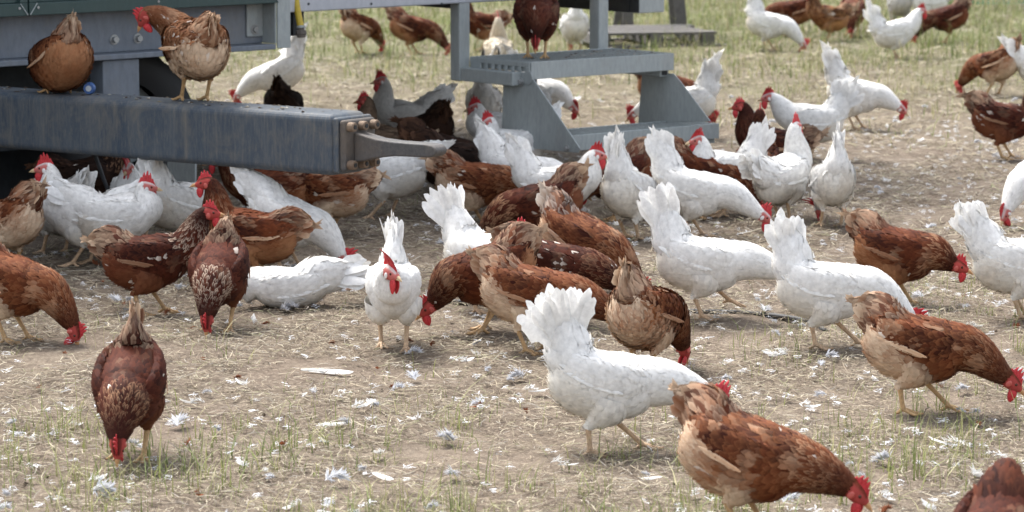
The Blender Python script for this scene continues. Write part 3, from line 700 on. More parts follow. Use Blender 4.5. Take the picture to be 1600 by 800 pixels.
# stringers
pl = [(833,124),(795,126),(786,131),(783,228),(903,239),(906,232),(838,131)]
xs_ = -.014
pts = [FS.p(xs_, *spx(px, py, xs_)) for px, py in pl]
mb = MB(); prism(mb, pts, FS.a*.006); keep(bev(mb.build('stringer', [M_GALV], steps, smooth=False), .002, 2))
o = hexbolt('bolt', FS.p(xs_-.004, *spx(887, 232, xs_)), -FS.a, .012, steps, M_BOLT); keep(o)
mb = MB(); y, z = spx(832, 122, xs_); cyl(mb, FS.p(xs_-.006, y+.03, z-.0), FS.a, .034, .004, 24); keep(mb.build('pivot_boss', [M_GALV], steps, smooth=False))
mb = MB(); FS.box(mb, (-.007, .035), (-.004, .03), (TZ-.125, TZ-.0855)); keep(mb.build('hinge_block', [M_DARK], steps, smooth=False))
xr_ = TW-.02
pl = [(1003,113),(1052,115),(1062,126),(1110,190),(997,192)]
pts = [FS.p(xr_, *spx(px, py, xr_)) for px, py in pl]
mb = MB(); prism(mb, pts, FS.a*.006); keep(bev(mb.build('stringer', [M_GALV], steps, smooth=False), .002, 2))
mb = MB(); FS.box(mb, (x_r-.06, x_r-.004), (LY+.03, LY+.25), (LZ-.10, LZ-.076)); keep(mb.build('foot_bracket', [M_GALV], steps, smooth=False))
# second veranda bracket at the top right
mb = MB(); xq, zq = sp(1018, 20, .55); FS.box(mb, (xq-.085, xq+.09), (.55, .62), (zq, 1.05)); q_ = bev(mb.build('veranda_bracket', [M_GALV], coop, smooth=False), .005)
mb = MB(); FS.box(mb, (xq-.0875, xq-.0855), (.55, .62), (zq+.004, 1.04)); FS.box(mb, (xq-.0875, xq+.06), (.625, 1.2), (zq+.002, 1.05)); mb.build('bracket_arm', [M_DARK], coop, smooth=False)  # thin dark sheet paints the bracket's left face as shaded; arm behind it

# droppings and straw bits on the metal
def crumbs(name, parent, n, spot, seed, mi=None):
    r = np.random.default_rng(seed); mb = MB()
    for k_ in range(n):
        c_ = spot(r); q_ = r.uniform(.004,.012); V = np.array([[1,0,0],[0,1,0],[-1,0,0],[0,-1,0],[0,0,.35],[0,0,-.1]])*q_*r.uniform(.5,1.4,(6,1))
        mb.add(c_+V, [np.array([[0,1,4],[1,2,4],[2,3,4],[3,0,4],[1,0,5],[2,1,5],[3,2,5],[0,3,5]])], np.array([(.10,.07,.05),(.30,.26,.20),(.45,.43,.38)][r.integers(0,3)])*r.uniform(.7,1.2))
    o = mb.build(name, [M_CRUMB], parent); o['kind'] = 'stuff'
    if mi is not None: o.matrix_parent_inverse = mi
    return o
M_CRUMB = tint_mat('dried_dirt', .9, .1, .3, 90)
crumbs('droppings', coop, 130, lambda r: FB.p(-2.2+2.15*r.random(), .015+.19*r.random(), zt+.001), 3)
crumbs('droppings', steps, 60, lambda r: FS.p(.03+.86*r.random(), .02+.43*r.random(), TZ+.0005), 4, inv)
crumbs('droppings', coop, 60, lambda r: FC.p(x_l+1+2.3*r.random(), .012+.08*r.random(), zb+.0255), 6)

# ------------------------------------------------------------------ hoses, cap, pallet
def rayd(px, py, P): # point on the sight line at the camera depth of P
    d = ray(px, py); t = (np.asarray(P)-[0,0,CAMH])@_f; return np.array([0,0,CAMH]) + d*t
hose = empty('air_hose', rayd(466, 55, FC.p(xe+.03, 0, .8))); props(hose, 'yellow air hose with brass coupling hanging from the hen house corner', 'hose')
hi = Matrix.Translation(hose.location).inverted(); dref = FC.p(xe+.03, .03, .8)
o = pipe('tube', [rayd(458, -60, dref), rayd(460, -20, dref), rayd(463, 5, dref), rayd(466, 22, dref), rayd(470, 42, dref)], .0165, M_YEL, hose, (.50,.36,.035)); o.matrix_parent_inverse = hi
c = rayd(470, 40, dref); ax = unit(rayd(471, 58, dref)-c)
for k_, (a, r_, L_, mt) in enumerate(((0,.020,.012,M_GALV),(.0125,.015,.010,M_HITCH),(.023,.026,.020,M_HITCH),(.0435,.021,.012,M_HITCH))):
    mb = MB(); cyl(mb, c+ax*a, ax, r_, L_, 8 if k_ == 2 else 16); o = bev(mb.build('coupling' if k_ else 'clamp', [mt], hose, smooth=False), .002); o.matrix_parent_inverse = hi
cb_ = pipe('power_cable', [rayd(146, 235, FB.p(-1.3, .3, .4)), rayd(155, 260, FB.p(-1.3, .3, .4)), rayd(166, 290, FB.p(-1.3, .25, .4)), rayd(180, 316, FB.p(-1.3, .2, .4)), rayd(192, 334, FB.p(-1.3, .2, .4)), G(205, 412)+[0,0,.02]], .0085, M_RUBBER)
props(cb_, 'black cable hanging down from the blue draw bar', 'cable')
pp = pipe('water_pipe', [G(600, 476)+[0,0,.012], G(655, 474)+[0,0,.012], G(760, 480)+[0,0,.012], G(900, 488)+[0,0,.012], G(1080, 493)+[0,0,.014], G(1180, 496)+[0,0,.012], G(1262, 507)+[0,0,.010], G(1290, 520)+[0,0,.004]], .011, M_RUBBER)
props(pp, 'thin black water pipe lying on the straw behind the pecking hens', 'pipe')
cap = empty('plug_cap', (0,0,0)); l = FB.loc(on_plane(140, 137, FB.O+FB.b*.12, FB.b)); cc = FB.p(l[0], .12, zt+.026)
cap.location = cc; props(cap, 'small blue round cap lying on the draw bar behind the sitting hen', 'cap')
mb = MB(); cyl(mb, np.zeros(3), -FB.b+FB.a*.6, .026, .02, 20, .022, col=(.03,.10,.30)); mb.build('shell', [M_BLUE], cap, smooth=False)
mb = MB(); cyl(mb, (-FB.b+FB.a*.6)/np.linalg.norm(-FB.b+FB.a*.6)*.0202, -FB.b+FB.a*.6, .012, .003, 16, col=(.45,.50,.55)); mb.build('disc', [M_BLUE], cap, smooth=False)

pal_ = empty('wooden_pallet', G(1005, 70)); props(pal_, 'weathered wooden pallet lying in the grass behind the steps', 'pallet')
FP = Frame((0,0,0), 12)
for k_, (y, dx, L_) in enumerate(((-.34,.0,.98),(-.10,.02,.86),(.14,-.02,.90),(.38,.03,.95))):
    mb = MB(); FP.box(mb, (-L_/2+dx, L_/2+dx), (y-.07, y+.07), (.105, .127)); bev(mb.build('plank', [M_WOOD], pal_, smooth=False), .004)
for k_, x in enumerate((-.42, 0, .42)):
    mb = MB(); FP.box(mb, (x-.05, x+.05), (-.42, .46), (.025, .104)); bev(mb.build('bearer', [M_WOOD], pal_, smooth=False), .004)
for k_, y in enumerate((-.38, .42)):
    mb = MB(); FP.box(mb, (-.48, .60), (y-.05, y+.05), (.003, .024)); bev(mb.build('base_board', [M_WOOD], pal_, smooth=False), .004)
tr_ = empty('wooden_trestle', G(1004, 58)); props(tr_, 'grey wooden trestle with slanting legs standing by the pallet', 'trestle')
ti = Matrix.Translation(tr_.location).inverted(); bs = np.array(tr_.location)
for (xa, xb, hb, dy) in ((-.11,-.26,0,.1),(-.20,-.12,0,.25),(.33,.18,0,-.05),(.30,.17,0,.5)):
    mb = MB(); p0 = bs+np.array([xa, dy, .0]); p1 = bs+np.array([-.14 if xa < 0 else .22, dy, 1.0]) if xa != -.20 else bs+np.array([-.06, dy, 1.0])
    wv = np.array([.045,0,0]); prism(mb, [p0-wv, p0+wv, p1+wv, p1-wv], (0,.05,0)); o = bev(mb.build('leg', [M_WOOD], tr_, smooth=False), .004); o.matrix_parent_inverse = ti
mb = MB(); V0 = bs+np.array([-.3,-.02,1.001]); FT = Frame(V0, 3); FT.box(mb, (0,.7), (0,.6), (0,.03)); o = mb.build('top_board', [M_WOOD], tr_, smooth=False); o.matrix_parent_inverse = ti
# ------------------------------------------------------------------ ground
def gh(x, y):      # gentle unevenness of the trodden ground
    return .012*np.sin(x*2.1+1)*np.sin(y*1.7)+.006*np.sin(x*5.3+y*3.1)+.004*np.sin(x*9.7-y*7.9+2)+.0045*np.sin(x*17.3+y*4.1+.7)*np.sin(y*13.1-x*6.2)+.003*np.sin(x*29.1-y*11.3)*np.sin(y*25.7+x*9.9)
m, nt, b = nmat('trodden_straw_soil')
oc = objcoord(nt); 
n1 = noise(nt, 1.3, 6, .65, oc, .3); n2 = noise(nt, 14, 6, .7, oc, .6); n3 = noise(nt, 85, 4, .7, oc); n4 = noise(nt, .55, 4, .6, oc, .4)
c = mix(nt, ramp(nt, n2, [(.32,(0,0,0)),(.62,(1,1,1))]), (.108,.084,.066), (.205,.168,.130))
c = mix(nt, ramp(nt, n1, [(.42,(0,0,0)),(.66,(.7,.7,.7))]), c, (.145,.111,.088))
c = mix(nt, ramp(nt, n3, [(.50,(0,0,0)),(.68,(.75,.75,.75))]), c, (.34,.28,.21))
c = mix(nt, ramp(nt, n3, [(.28,(.8,.8,.8)),(.40,(0,0,0))]), c, (.075,.055,.04))
sx = nd(nt, 'ShaderNodeSeparateXYZ'); nt.links.new(oc, sx.inputs[0])
mr = nd(nt, 'ShaderNodeMapRange'); mr.inputs[1].default_value = 17; mr.inputs[2].default_value = 27; nt.links.new(sx.outputs[1], mr.inputs[0])
ml = nd(nt, 'ShaderNodeMath', operation='MULTIPLY'); nt.links.new(mr.outputs[0], ml.inputs[0]); nt.links.new(ramp(nt, n4, [(.30,(.35,.35,.35)),(.6,(1,1,1))]), ml.inputs[1])
c = mix(nt, ml.outputs[0], c, (.105,.115,.048))
nt.links.new(c, b.inputs['Base Color']); b.inputs['Roughness'].default_value = .95; b.inputs['Specular IOR Level'].default_value = .1
hsum = mix(nt, .5, n2, n3); bump(nt, b, hsum, .9, .02); M_SOIL = m
xs = np.concatenate([[-400,-120,-40,-16], np.linspace(-7.5, 7.5, 230), [16,40,120,400]]); ys = np.concatenate([[-60,-10,2], np.concatenate([np.linspace(5, 7.4, 12, endpoint=False), np.linspace(7.4, 18, 200, endpoint=False), np.linspace(18, 36, 140)]), [45,70,150,500,1500]])
Xg, Yg = np.meshgrid(xs, ys, indexing='ij'); Zg = gh(Xg, Yg)*((np.abs(Xg) < 10)*(Yg < 40)); V = np.stack([Xg, Yg, Zg], -1).reshape(-1, 3)
i, j = np.meshgrid(np.arange(len(xs)-1), np.arange(len(ys)-1), indexing='ij'); q = i*len(ys)+j
mb = MB(); mb.add(V, [np.stack([q, q+len(ys), q+len(ys)+1, q+1], -1).reshape(-1, 4)]); g = mb.build('ground', [M_SOIL]); props(g, kind='structure')

def spots(n, d0, d1, seed, margin=1.32):
    """n random places on the ground in view between two distances"""
    r = np.random.default_rng(seed); y = np.sqrt(r.uniform(d0*d0, d1*d1, n)); x = r.uniform(-1, 1, n)*y*.16*margin*1.02
    return x, y, r
def strips(mb, x, y, L, W_, head, lift, sag, col, r, segs=2, up=None, z0=None):
    """n thin bent blades; lying (up None) or standing with lean"""
    n = len(x); z = gh(x, y) if z0 is None else z0
    dx, dy = np.cos(head), np.sin(head); px_, py_ = -dy, dx
    V = np.zeros((n, 2*(segs+1), 3)); 
    for k in range(segs+1):
        t = k/segs
        if up is None:
            hx = L*(t-.5); bend = sag*(4*t*(1-t)); hz_ = np.maximum(lift*1.0 + (t-.5)*L*.22*r_sign(r, n, k) , .001) + .004 + np.abs(bend)*.25
            cx = x+dx*hx+px_*bend; cy = y+dy*hx+py_*bend; cz = z+hz_
            w = W_*(1 if 0 < k < segs or segs == 1 else .6)
        else:
            cx = x+dx*L*up*t*t; cy = y+dy*L*up*t*t; cz = z-.005+L*t*(1-.35*up*t); w = W_*(1-.85*t)
        V[:, 2*k] = np.stack([cx-px_*w/2, cy-py_*w/2, cz], -1); V[:, 2*k+1] = np.stack([cx+px_*w/2, cy+py_*w/2, cz+(W_*.25 if up is None else 0)], -1)
    b0 = (np.arange(n)*2*(segs+1))[:, None, None]; f = np.array([[2*k, 2*k+1, 2*k+3, 2*k+2] for k in range(segs)])[None]
    mb.add(V, [(b0+f).reshape(-1, 4)], np.repeat(col[:, None], 2*(segs+1), 1).reshape(-1, 3))
_sg = {}
def r_sign(r, n, k):
    if k == 0: _sg['v'] = r.normal(0, .8, n)
    return _sg['v']
M_STRAW = tint_mat('dry_straw', .75, .2, .2, 40, transl=.15)
M_GRASS = tint_mat('green_grass', .6, .25, .2, 30, transl=.3)
def straw_cols(n, r):
    base = np.array([(.335,.28,.20),(.245,.20,.145),(.48,.43,.32),(.155,.118,.092),(.31,.28,.235),(.09,.067,.05),(.27,.265,.15)])
    k = r.choice(len(base), n, p=[.26,.22,.14,.16,.11,.06,.05]); return base[k]*r.uniform(.75, 1.15, (n, 1))
mb = MB()
for n, d0, d1, Lm, Wm, sd in ((68000,7.4,12,.030,.0026,1),(50000,12,17,.042,.0034,2),(26000,17,24,.065,.005,3),(9000,24,34,.10,.007,4)):
    x, y, r = spots(int(n*1.62), d0, d1, sd); kk_ = (np.sin(x*4.1+y*1.3)*np.sin(y*3.7-x*2.2)+.7*np.sin(x*11+y*5.1)*np.sin(y*9.3-x*3)+r.normal(0,.5,len(x))) > -.45; x, y = x[kk_], y[kk_]; n = len(x)
    strips(mb, x, y, Lm*r.lognormal(0, .45, n), Wm*r.uniform(.6, 1.4, n), r.uniform(0, 6.283, n), np.abs(r.normal(0, .011, n)), r.normal(0, .16, n)*Lm, straw_cols(n, r), r, 2 if d0 < 12 else 1)
s_ = mb.build('straw_litter', [M_STRAW], smooth=False); props(s_, kind='stuff')
# standing grass: sparse and short in front, dense and green in the back right
def clump(x, y, a, b, c_): return np.sin(x*a+c_)*np.sin(y*b+c_*1.7)+.6*np.sin(x*a*2.3-y*b*1.9+c_*3)+.4*np.sin(x*a*5.1+y*b*4.3)
mb = MB()
def grass(n, d0, d1, Lm, Wm, sd, thr, cols, dens=None, lean=.75):
    x, y, r = spots(n, d0, d1, sd); k = clump(x, y, 3.1, 2.3, sd)+r.normal(0, .35, n) > thr
    if dens is not None: k &= r.random(n) < dens(x, y)
    x, y = x[k], y[k]; n = len(x)
    cc = np.array(cols)[r.integers(0, len(cols), n)]*r.uniform(.75, 1.2, (n, 1))
    strips(mb, x, y, Lm*r.lognormal(0, .4, n), Wm*r.uniform(.7, 1.4, n), r.uniform(0, 6.283, n), None, None, cc, r, 3, np.abs(r.normal(0, lean, n)))
GC = [(.22,.26,.085),(.28,.30,.115),(.34,.33,.15),(.16,.21,.065),(.42,.39,.22)]
px_of = lambda x, y: x/y*5000+800
grass(18500, 7.5, 9.9, .075, .0040, 11, .30, GC, lambda x, y: np.clip((9.9-y)/2.0, .05, 1)*.75)
grass(11500, 8.6, 12.5, .055, .0030, 12, .55, GC, lambda x, y: .22+.7*(px_of(x, y) > 1150))
grass(9000, 11, 18, .045, .0036, 13, .75, GC[1:]+[(.38,.33,.19)]*3, lambda x, y: np.full(len(x), .35))
grass(25000, 17, 24, .075, .0055, 14, .25, GC+[(.36,.32,.18)]*3, lambda x, y: np.clip((y-17)/5, .08, 1)*np.where(px_of(x, y) > 1000, 1, .55))
grass(52000, 21.5, 34, .105, .0085, 15, -.25, GC+[(.13,.16,.055),(.11,.15,.045),(.22,.20,.10),(.23,.21,.12)], lambda x, y: np.clip((y-20)/6, .1, 1)*np.where(px_of(x, y) > 1000, 1, .8))
# tufts grazed to uneven height in the foreground
tr_n = np.random.default_rng(31)
for k_ in range(120):
    y0 = 7.9+3.6*tr_n.random()**1.4; x0 = tr_n.uniform(-1, 1)*y0*.165
    if y0 > 9.4 and px_of(x0, y0) < 1150: continue
    n = int(tr_n.integers(7, 26)); cc = np.array(GC)[tr_n.integers(0, len(GC), n)]*tr_n.uniform(.75, 1.15, (n, 1)); h_ = tr_n.uniform(.035, .10)
    strips(mb, x0+tr_n.normal(0, .028, n), y0+tr_n.normal(0, .03, n), h_*tr_n.lognormal(0, .35, n), tr_n.uniform(.0025, .0050, n), tr_n.uniform(0, 6.283, n), None, None, cc, tr_n, 3, np.abs(tr_n.normal(0, .8, n)))
g_ = mb.build('grass', [M_GRASS], smooth=False); props(g_, kind='stuff')
# green poultry netting at the far right corner
net = empty('poultry_netting', G(1560, 8)); props(net, 'green plastic poultry netting in the grass at the far right corner', 'fence'); bs = np.array(net.location)
FN = Frame((0,0,0), 4); mb = MB()
for k_ in range(40): x = -.5+k_*.05; FN.box(mb, (x-.004, x+.004), (-.004,.004), (0,.9))
for k_ in range(18): z = .02+k_*.05; FN.box(mb, (-.52, 1.5), (-.0085,-.0045), (z-.004, z+.004))
M_NET = tint_mat('green_plastic', .5, .3, .1, 20)
mb.C = [np.broadcast_to(np.array((.05,.20,.12)), (len(v), 3)) for v in mb.V]
n_ = mb.build('net', [M_NET], net, smooth=False); n_['kind'] = 'stuff'
for x in (-.52, 1.5):
    mb = MB(); cyl(mb, FN.p(x, .006, -.05), (0,0,1), .012, 1.05, 10, col=(.35,.34,.30)); mb.build('post', [M_NET], net, smooth=False)

# ------------------------------------------------------------------ loose feathers on the ground
M_DOWN = tint_mat('loose_feather', .8, .1, .12, 80, transl=.25)
def down_mesh(seed, col, fluffy=True):
    r = np.random.default_rng(seed); b_ = MB(); L_ = .036
    if not fluffy:
        V, F, C_, N = blade((0,0,.004), (1,0,.1), (0,0,1), .05, .016, .12, lambda t, e: np.array(col)*(.9+.1*t), cup=.4, rs=r, jag=.2); b_.add(V, F, C_)
    for k in range(110 if fluffy else 26):
        t = r.random(); a = r.choice((-1, 1))*abs(r.normal(.75, .4)); l = r.uniform(.010, .024)*(1.15-.5*t); p = np.array([L_*(t-.5), .003*math.sin(t*4), .004+.006*math.sin(t*3)])
        d = np.array([math.cos(a), math.sin(a), r.uniform(-.15, .8)]); q = p+d*l+[0,0,.002*r.normal()]; s_ = np.array([-d[1], d[0], .2])*r.uniform(.0007, .0019)
        b_.add([p-s_*.5, p+s_*.5, (p+q)/2+s_+[0,0,.001], q, (p+q)/2-s_+[0,0,.001]], [np.array([[0,1,2,3,4]])], np.array(col)*r.uniform(.85, 1.05))
    o = b_.build('feather', [M_DOWN], smooth=False); me = o.data; bpy.data.objects.remove(o); return me
DW = [down_mesh(k, (.70,.71,.74)) for k in range(9)]+[down_mesh(20+k, (.78,.78,.77), False) for k in range(5)]; DB = [down_mesh(40+k, (.24,.085,.04), k > 1) for k in range(4)]
fr = np.random.default_rng(99); taken = 0
def feather_at(p, me, sc_, rz, label, group):
    o = link('feather', me); o.location = p; o.rotation_euler = (fr.normal(0,.25), fr.normal(0,.25), rz); o.scale = (sc_,)*3
    props(o, label, 'feather', group); return o
while taken < 290:
    u_ = fr.random(); y = 7.9+12.5*u_**1.35; x = fr.uniform(-1.03, 1.03)*y*.16; px = px_of(x, y)
    dens = .55+.45*math.sin(x*2.3+1.0)*math.sin(y*1.9+.4)+(.5 if px > 1150 and 9.5 < y < 12.5 else 0)
    if fr.random() > dens: continue
    feather_at((x, y, float(gh(np.array(x), np.array(y)))+.013), DW[fr.integers(0, len(DW))], min(1.6, .62+fr.exponential(.32)), fr.uniform(0, 6.28), 'small white downy feather lying loose on the dry straw', 'white feathers littering the ground'); taken += 1
for k in range(46):
    y = 7.9+5*fr.random(); x = fr.uniform(-1, 1)*y*.16
    feather_at((x, y, float(gh(np.array(x), np.array(y)))+.013), DB[fr.integers(0, 4)], fr.uniform(.5, .95), fr.uniform(0, 6.28), 'small reddish brown feather lying loose on the dry straw', 'brown feathers littering the ground')
# the many smaller scraps of down, and droppings
dr = np.random.default_rng(5); mb = MB(); n = 3600; x, y, r = spots(n, 7.6, 19, 71); x = x.copy(); k_ = (np.sin(x*2.3+1)*np.sin(y*1.9+.4)+.6*np.sin(x*6.1-y*4.2)+r.normal(0,.6,n)+.6*(px_of(x, y) > 1100)) > -.1; x, y = x[k_], y[k_]
for q in range(9):
    n = len(x); strips(mb, x+r.normal(0,.006,n), y+r.normal(0,.006,n), r.uniform(.010,.028,n), r.uniform(.0018,.0048,n), r.uniform(0,6.28,n), r.uniform(.008,.020,n), r.normal(0,.004,n), np.array([(.76,.77,.79)])*r.uniform(.75,1.05,(n,1)), r)
o = mb.build('down_scraps', [M_DOWN], smooth=False); props(o, kind='stuff')
mb = MB(); x, y, r = spots(170, 7.6, 16, 77)
for a_, b_ in zip(x, y):
    c_ = np.array([a_, b_, float(gh(a_, b_))+.004]); k_ = r.uniform(.003,.009); V = unit(r.normal(0,1,(6,3)))*k_*r.uniform(.6,1.2,(6,1)); V = np.array([[1,0,0],[0,1,0],[-1,0,0],[0,-1,0],[0,0,1],[0,0,-.6]])*k_*r.uniform(.6,1.3,(6,1))
    mb.add(c_+V, [np.array([[0,1,4],[1,2,4],[2,3,4],[3,0,4],[1,0,5],[2,1,5],[3,2,5],[0,3,5]])], np.array((.08,.058,.042))*r.uniform(.6,1.8))
o = mb.build('droppings', [M_STRAW]); props(o, kind='stuff')
def quill(px0, px1, py, w, label, py1=None):
    p0, p1 = G(px0, py, .02), G(px1, py1 or py, .016); dv_ = p1-p0; b_ = MB(); L_ = np.linalg.norm(dv_)
    V, F, C_, N = blade((0,0,0), dv_, (0,-.35,1), L_*.92, w, -.05, lambda t, e: np.array([.80,.80,.77])*(1-.05*e), cup=.3)
    b_.add(V, F, C_); b_.add([(np.array((0,0,.003))-dv_*.18)+[0,0,.004], np.array((0,.002,.003)), dv_*.9+[0,0,.008], np.array((0,-.002,.003))], [np.array([[0,1,2,3]])], (.82,.80,.72))
    o = b_.build('feather', [M_DOWN]); o.location = p0; props(o, label, 'feather')
quill(470, 560, 577, .034, 'long white wing quill feather lying flat below the front-facing hen')
quill(505, 552, 663, .030, 'broad ribbed white feather lying on bare straw left of centre', 655)
quill(582, 618, 738, .022, 'short stiff white feather between grass tufts at bottom centre', 748)
quill(1000, 1040, 748, .022, 'narrow white feather on the ground below the fan-tailed white hen', 741)
# ------------------------------------------------------------------ the flock
def hen(kind, px, py, heading, pose, label, z=0.0, pal=None, **kw):
    p = G(px, py, z); s = .55*(py+289) if z == 0 else 380
    if z == 0: p[2] = float(gh(np.array(p[0]), np.array(p[1])))
    lod = .88 if s > 425 else .64 if s > 340 else .44 if s > 280 else .28
    lod = kw.pop('lod', lod)
    P = palette('white' if kind == 'W' else 'brown', **(pal or {}))
    return make_hen(label, tuple(p), heading, P, pose, lod=lod, **kw)
DARK = dict(mottle=0, main=(.020,.009,.006), dark=(.010,.006,.005), pale=(.05,.024,.014), belly=(.035,.018,.012), quill=(.10,.05,.03), tipq=(.12,.06,.035))  # near-black plumage, with the shade under the coop put into the colour
MAROON = dict(mottle=.18, main=(.056,.013,.008), dark=(.020,.006,.005), pale=(.15,.042,.020), belly=(.22,.085,.042))
PALEB = dict(cream=.52, mottle=.6, main=(.125,.032,.012), dark=(.040,.009,.005), belly=(.74,.58,.42), pale=(.34,.135,.058), tipq=(.74,.58,.42), quill=(.52,.28,.14))
GREYW = dict(main=(.62,.60,.57), dark=(.48,.46,.43), belly=(.60,.57,.52))  # white plumage greyed to hold the coop's shade; also for greyish birds
# foreground
hen('B', 203, 716, 268, 'peck', 'maroon hen pecking head-on in the bottom left corner, tail raised', pal=MAROON, tlen=.09, tail=80, fan=14, splay=6, puff=.97, hackle=.75, head=(.215,0,.075), hp=-72, tilt=-24)
hen('W', 960, 708, 5, 'forage', 'large white hen with spread fan tail walking behind the front brown hen', tail=60, fan=70, splay=18, tlen=.165, feet=((.09,0),(-.07,0)), tilt=-12, head=(.30,0,.14))
hen('B', 1178, 850, -24, 'forage', 'big rusty hen at the bottom right bending down, closest whole hen', pal=PALEB, tail=24, tilt=-18, head=(.27,0,.13), hackle=.95, puff=1.12)
hen('B', 1556, 1000, 255, 'peck', 'blurred dark maroon back cut off at the bottom right corner', pal=dict(MAROON, main=(.036,.009,.006), belly=(.09,.022,.012), tipq=(.2,.07,.035), pale=(.14,.035,.016), quill=(.15,.05,.02)), hackle=.05, tail=-5, tlen=.05)
hen('B', 1446, 648, -12, 'forage', 'brown hen with cream belly and pale wing stripe on right foreground', pal=PALEB, tail=22, tilt=-13, head=(.262,0,.10), feet=((.07,0),(-.06,0)), puff=1.04)
hen('W', 1300, 548, -8, 'peck', 'white hen with tall tail whose head hides behind the cream-bellied hen', tail=66, fan=34, splay=10, tilt=-8, head=(.27,0,.09), feet=((.09,0),(-.05,0)))
hen('W', 1108, 503, -6, 'forage', 'white hen striding right with one foot lifted, head towards tall-tailed hen', tail=58, fan=34, splay=10, tilt=-9, head=(.295,0,.15), feet=((.075,.045),(-.02,0)), tlen=.18)
hen('B', 1412, 474, -22, 'forage', 'reddish hen with white streaked neck looking right between two white hens', tail=30, tilt=-10, head=(.215,0,.16), hp=-22, hackle=.95)
hen('W', 1600, 498, 6, 'walk', 'white hen cut by the right edge with broad raised tail', tail=50, fan=36, splay=16, tilt=-4)
hen('W', 1622, 352, 222, 'peck', 'white hen at right edge, mostly outside, with red comb near the ground', head=(.235,0,.06))
hen('B', 1574, 252, -14, 'stand', 'mottled dark brown hen walking out at the upper right edge', pal=dict(MAROON, flecks=.03), tail=30, tilt=-8)
hen('B', 1550, 148, 138, 'peck', 'brown hen turned away with cream rump at the upper right edge', pal=PALEB, tail=40)
hen('W', 1634, 150, 5, 'stand', 'white hen at the right edge of which only the tail shows')
hen('W', 1342, 203, -14, 'forage', 'white hen bending down right with red face in upper right middle', tail=52, tilt=-16, head=(.25,0,.12))
hen('W', 1262, 250, 186, 'walk', 'white hen walking left with fan tail under the bending white hen', tail=58, fan=60, splay=20)
hen('W', 1226, 347, 52, 'alert', 'upright white hen seen from behind with comb above its neck', tail=40, fan=30, head=(.10,0,.415))
hen('W', 1298, 358, 97, 'peck', 'small white hen seen straight from the rear, tail pointing up', tail=72, fan=20, splay=8, tlen=.13, scale=.95)
hen('B', 1184, 326, 78, 'alert', 'tall brown hen standing upright with its back to the viewer', head=(.06,0,.43), tail=15)
hen('B', 1204, 287, 180, 'stand', 'dark maroon hen looking left with small red comb', pal=dict(MAROON, main=(.05,.012,.008)), hackle=.1)
hen('W', 1128, 336, 203, 'walk', 'white hen looking left with large red comb and wattle, tail upright', tail=72, fan=26, splay=9, head=(.14,0,.345), hp=-10, tilt=6)
hen('W', 1090, 372, -8, 'forage', 'long white hen stretching down to the right in mid ground', tail=54, fan=30, splay=9, tilt=-14, head=(.29,0,.095), hp=-35)
hen('W', 988, 373, 58, 'peck', 'white hen with rear and tall tail towards the viewer below the steps', tail=62, fan=20, splay=9, tlen=.14, tilt=-20)
hen('B', 1098, 338, -5, 'peck', 'brown hen whose back shows over the long white hen', tail=20)
hen('B', 958, 346, 205, 'peck', 'brown hen half hidden behind the tall-tailed white hen', pal=MAROON)
hen('W', 878, 362, 4, 'walk', 'white hen with head raised looking right above a brown back', head=(.165,0,.335), tail=66, fan=24, splay=8, tilt=4, hp=-12)
hen('B', 840, 390, 186, 'peck', 'brown hen facing left with light tail in front of white neck', pal=dict(MAROON, main=(.075,.017,.009)), tail=32, hackle=.9)
hen('W', 764, 490, -40, 'forage', 'white hen behind the brown group, ruffled tail left, red face right', tail=50, fan=40, splay=18, tlen=.17, head=(.165,0,.30), hp=-12, hy=18, tilt=-8)
hen('B', 754, 523, 201, 'peck', 'brown hen facing left pecking with red face beside the front-facing white hen', head=(.205,0,.09), hp=-38, tilt=-17, hackle=.6, tail=14, tlen=.06, scale=1.02)
hen('B', 838, 552, -16, 'forage', 'long brown hen with cream tail and fluffy white thigh in the centre group', pal=PALEB, tail=20, tilt=-12, head=(.31,0,.12))
hen('B', 866, 506, -14, 'forage', 'dark brown hen flecked with white between two other brown hens', pal=dict(MAROON, flecks=.06), tail=15, tilt=-12)
hen('B', 912, 464, -34, 'peck', 'brown hen with white fringed tail and folded light wing in the centre group', pal=dict(PALEB, main=(.09,.022,.009), tipq=(.82,.74,.64)), tail=40, fan=44, tilt=-22)
hen('B', 1014, 586, 60, 'peck', 'brown hen showing its fluffy cream rump, head down on the right', pal=PALEB, tail=58, fan=26, splay=12, tilt=-16, puff=1.08, wing_drop=.01)
hen('B', 748, 353, -10, 'forage', 'brown hen with cream tail walking right beside the hitch tip', pal=PALEB, tail=16, tilt=-8)
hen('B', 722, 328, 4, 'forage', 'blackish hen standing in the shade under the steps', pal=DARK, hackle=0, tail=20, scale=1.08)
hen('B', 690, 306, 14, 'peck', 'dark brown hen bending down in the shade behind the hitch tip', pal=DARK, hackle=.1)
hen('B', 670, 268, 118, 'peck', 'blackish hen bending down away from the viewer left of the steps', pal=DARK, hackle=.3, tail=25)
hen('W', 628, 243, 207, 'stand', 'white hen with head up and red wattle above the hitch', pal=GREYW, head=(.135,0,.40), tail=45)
hen('B', 602, 288, 160, 'stand', 'dark headed brownish hen looking away behind the hitch bolts', pal=dict(main=(.16,.10,.065), dark=(.03,.02,.015), pale=(.25,.18,.12)), head=(.12,0,.41), hackle=.1)
hen('W', 600, 342, 172, 'walk', 'white hen with legs showing under the hitch tip', tail=22, tlen=.09, tilt=-4, feet=((.06,0),(-.02,0)))
hen('W', 430, 166, 186, 'peck', 'white hen pecking left beyond the draw bar with steep tail', tail=44, fan=16, splay=5, tilt=-26, head=(.24,0,.06))
hen('B', 445, 228, 82, 'peck', 'dark brown rump behind the draw bar below a white hen', pal=DARK, tail=40)
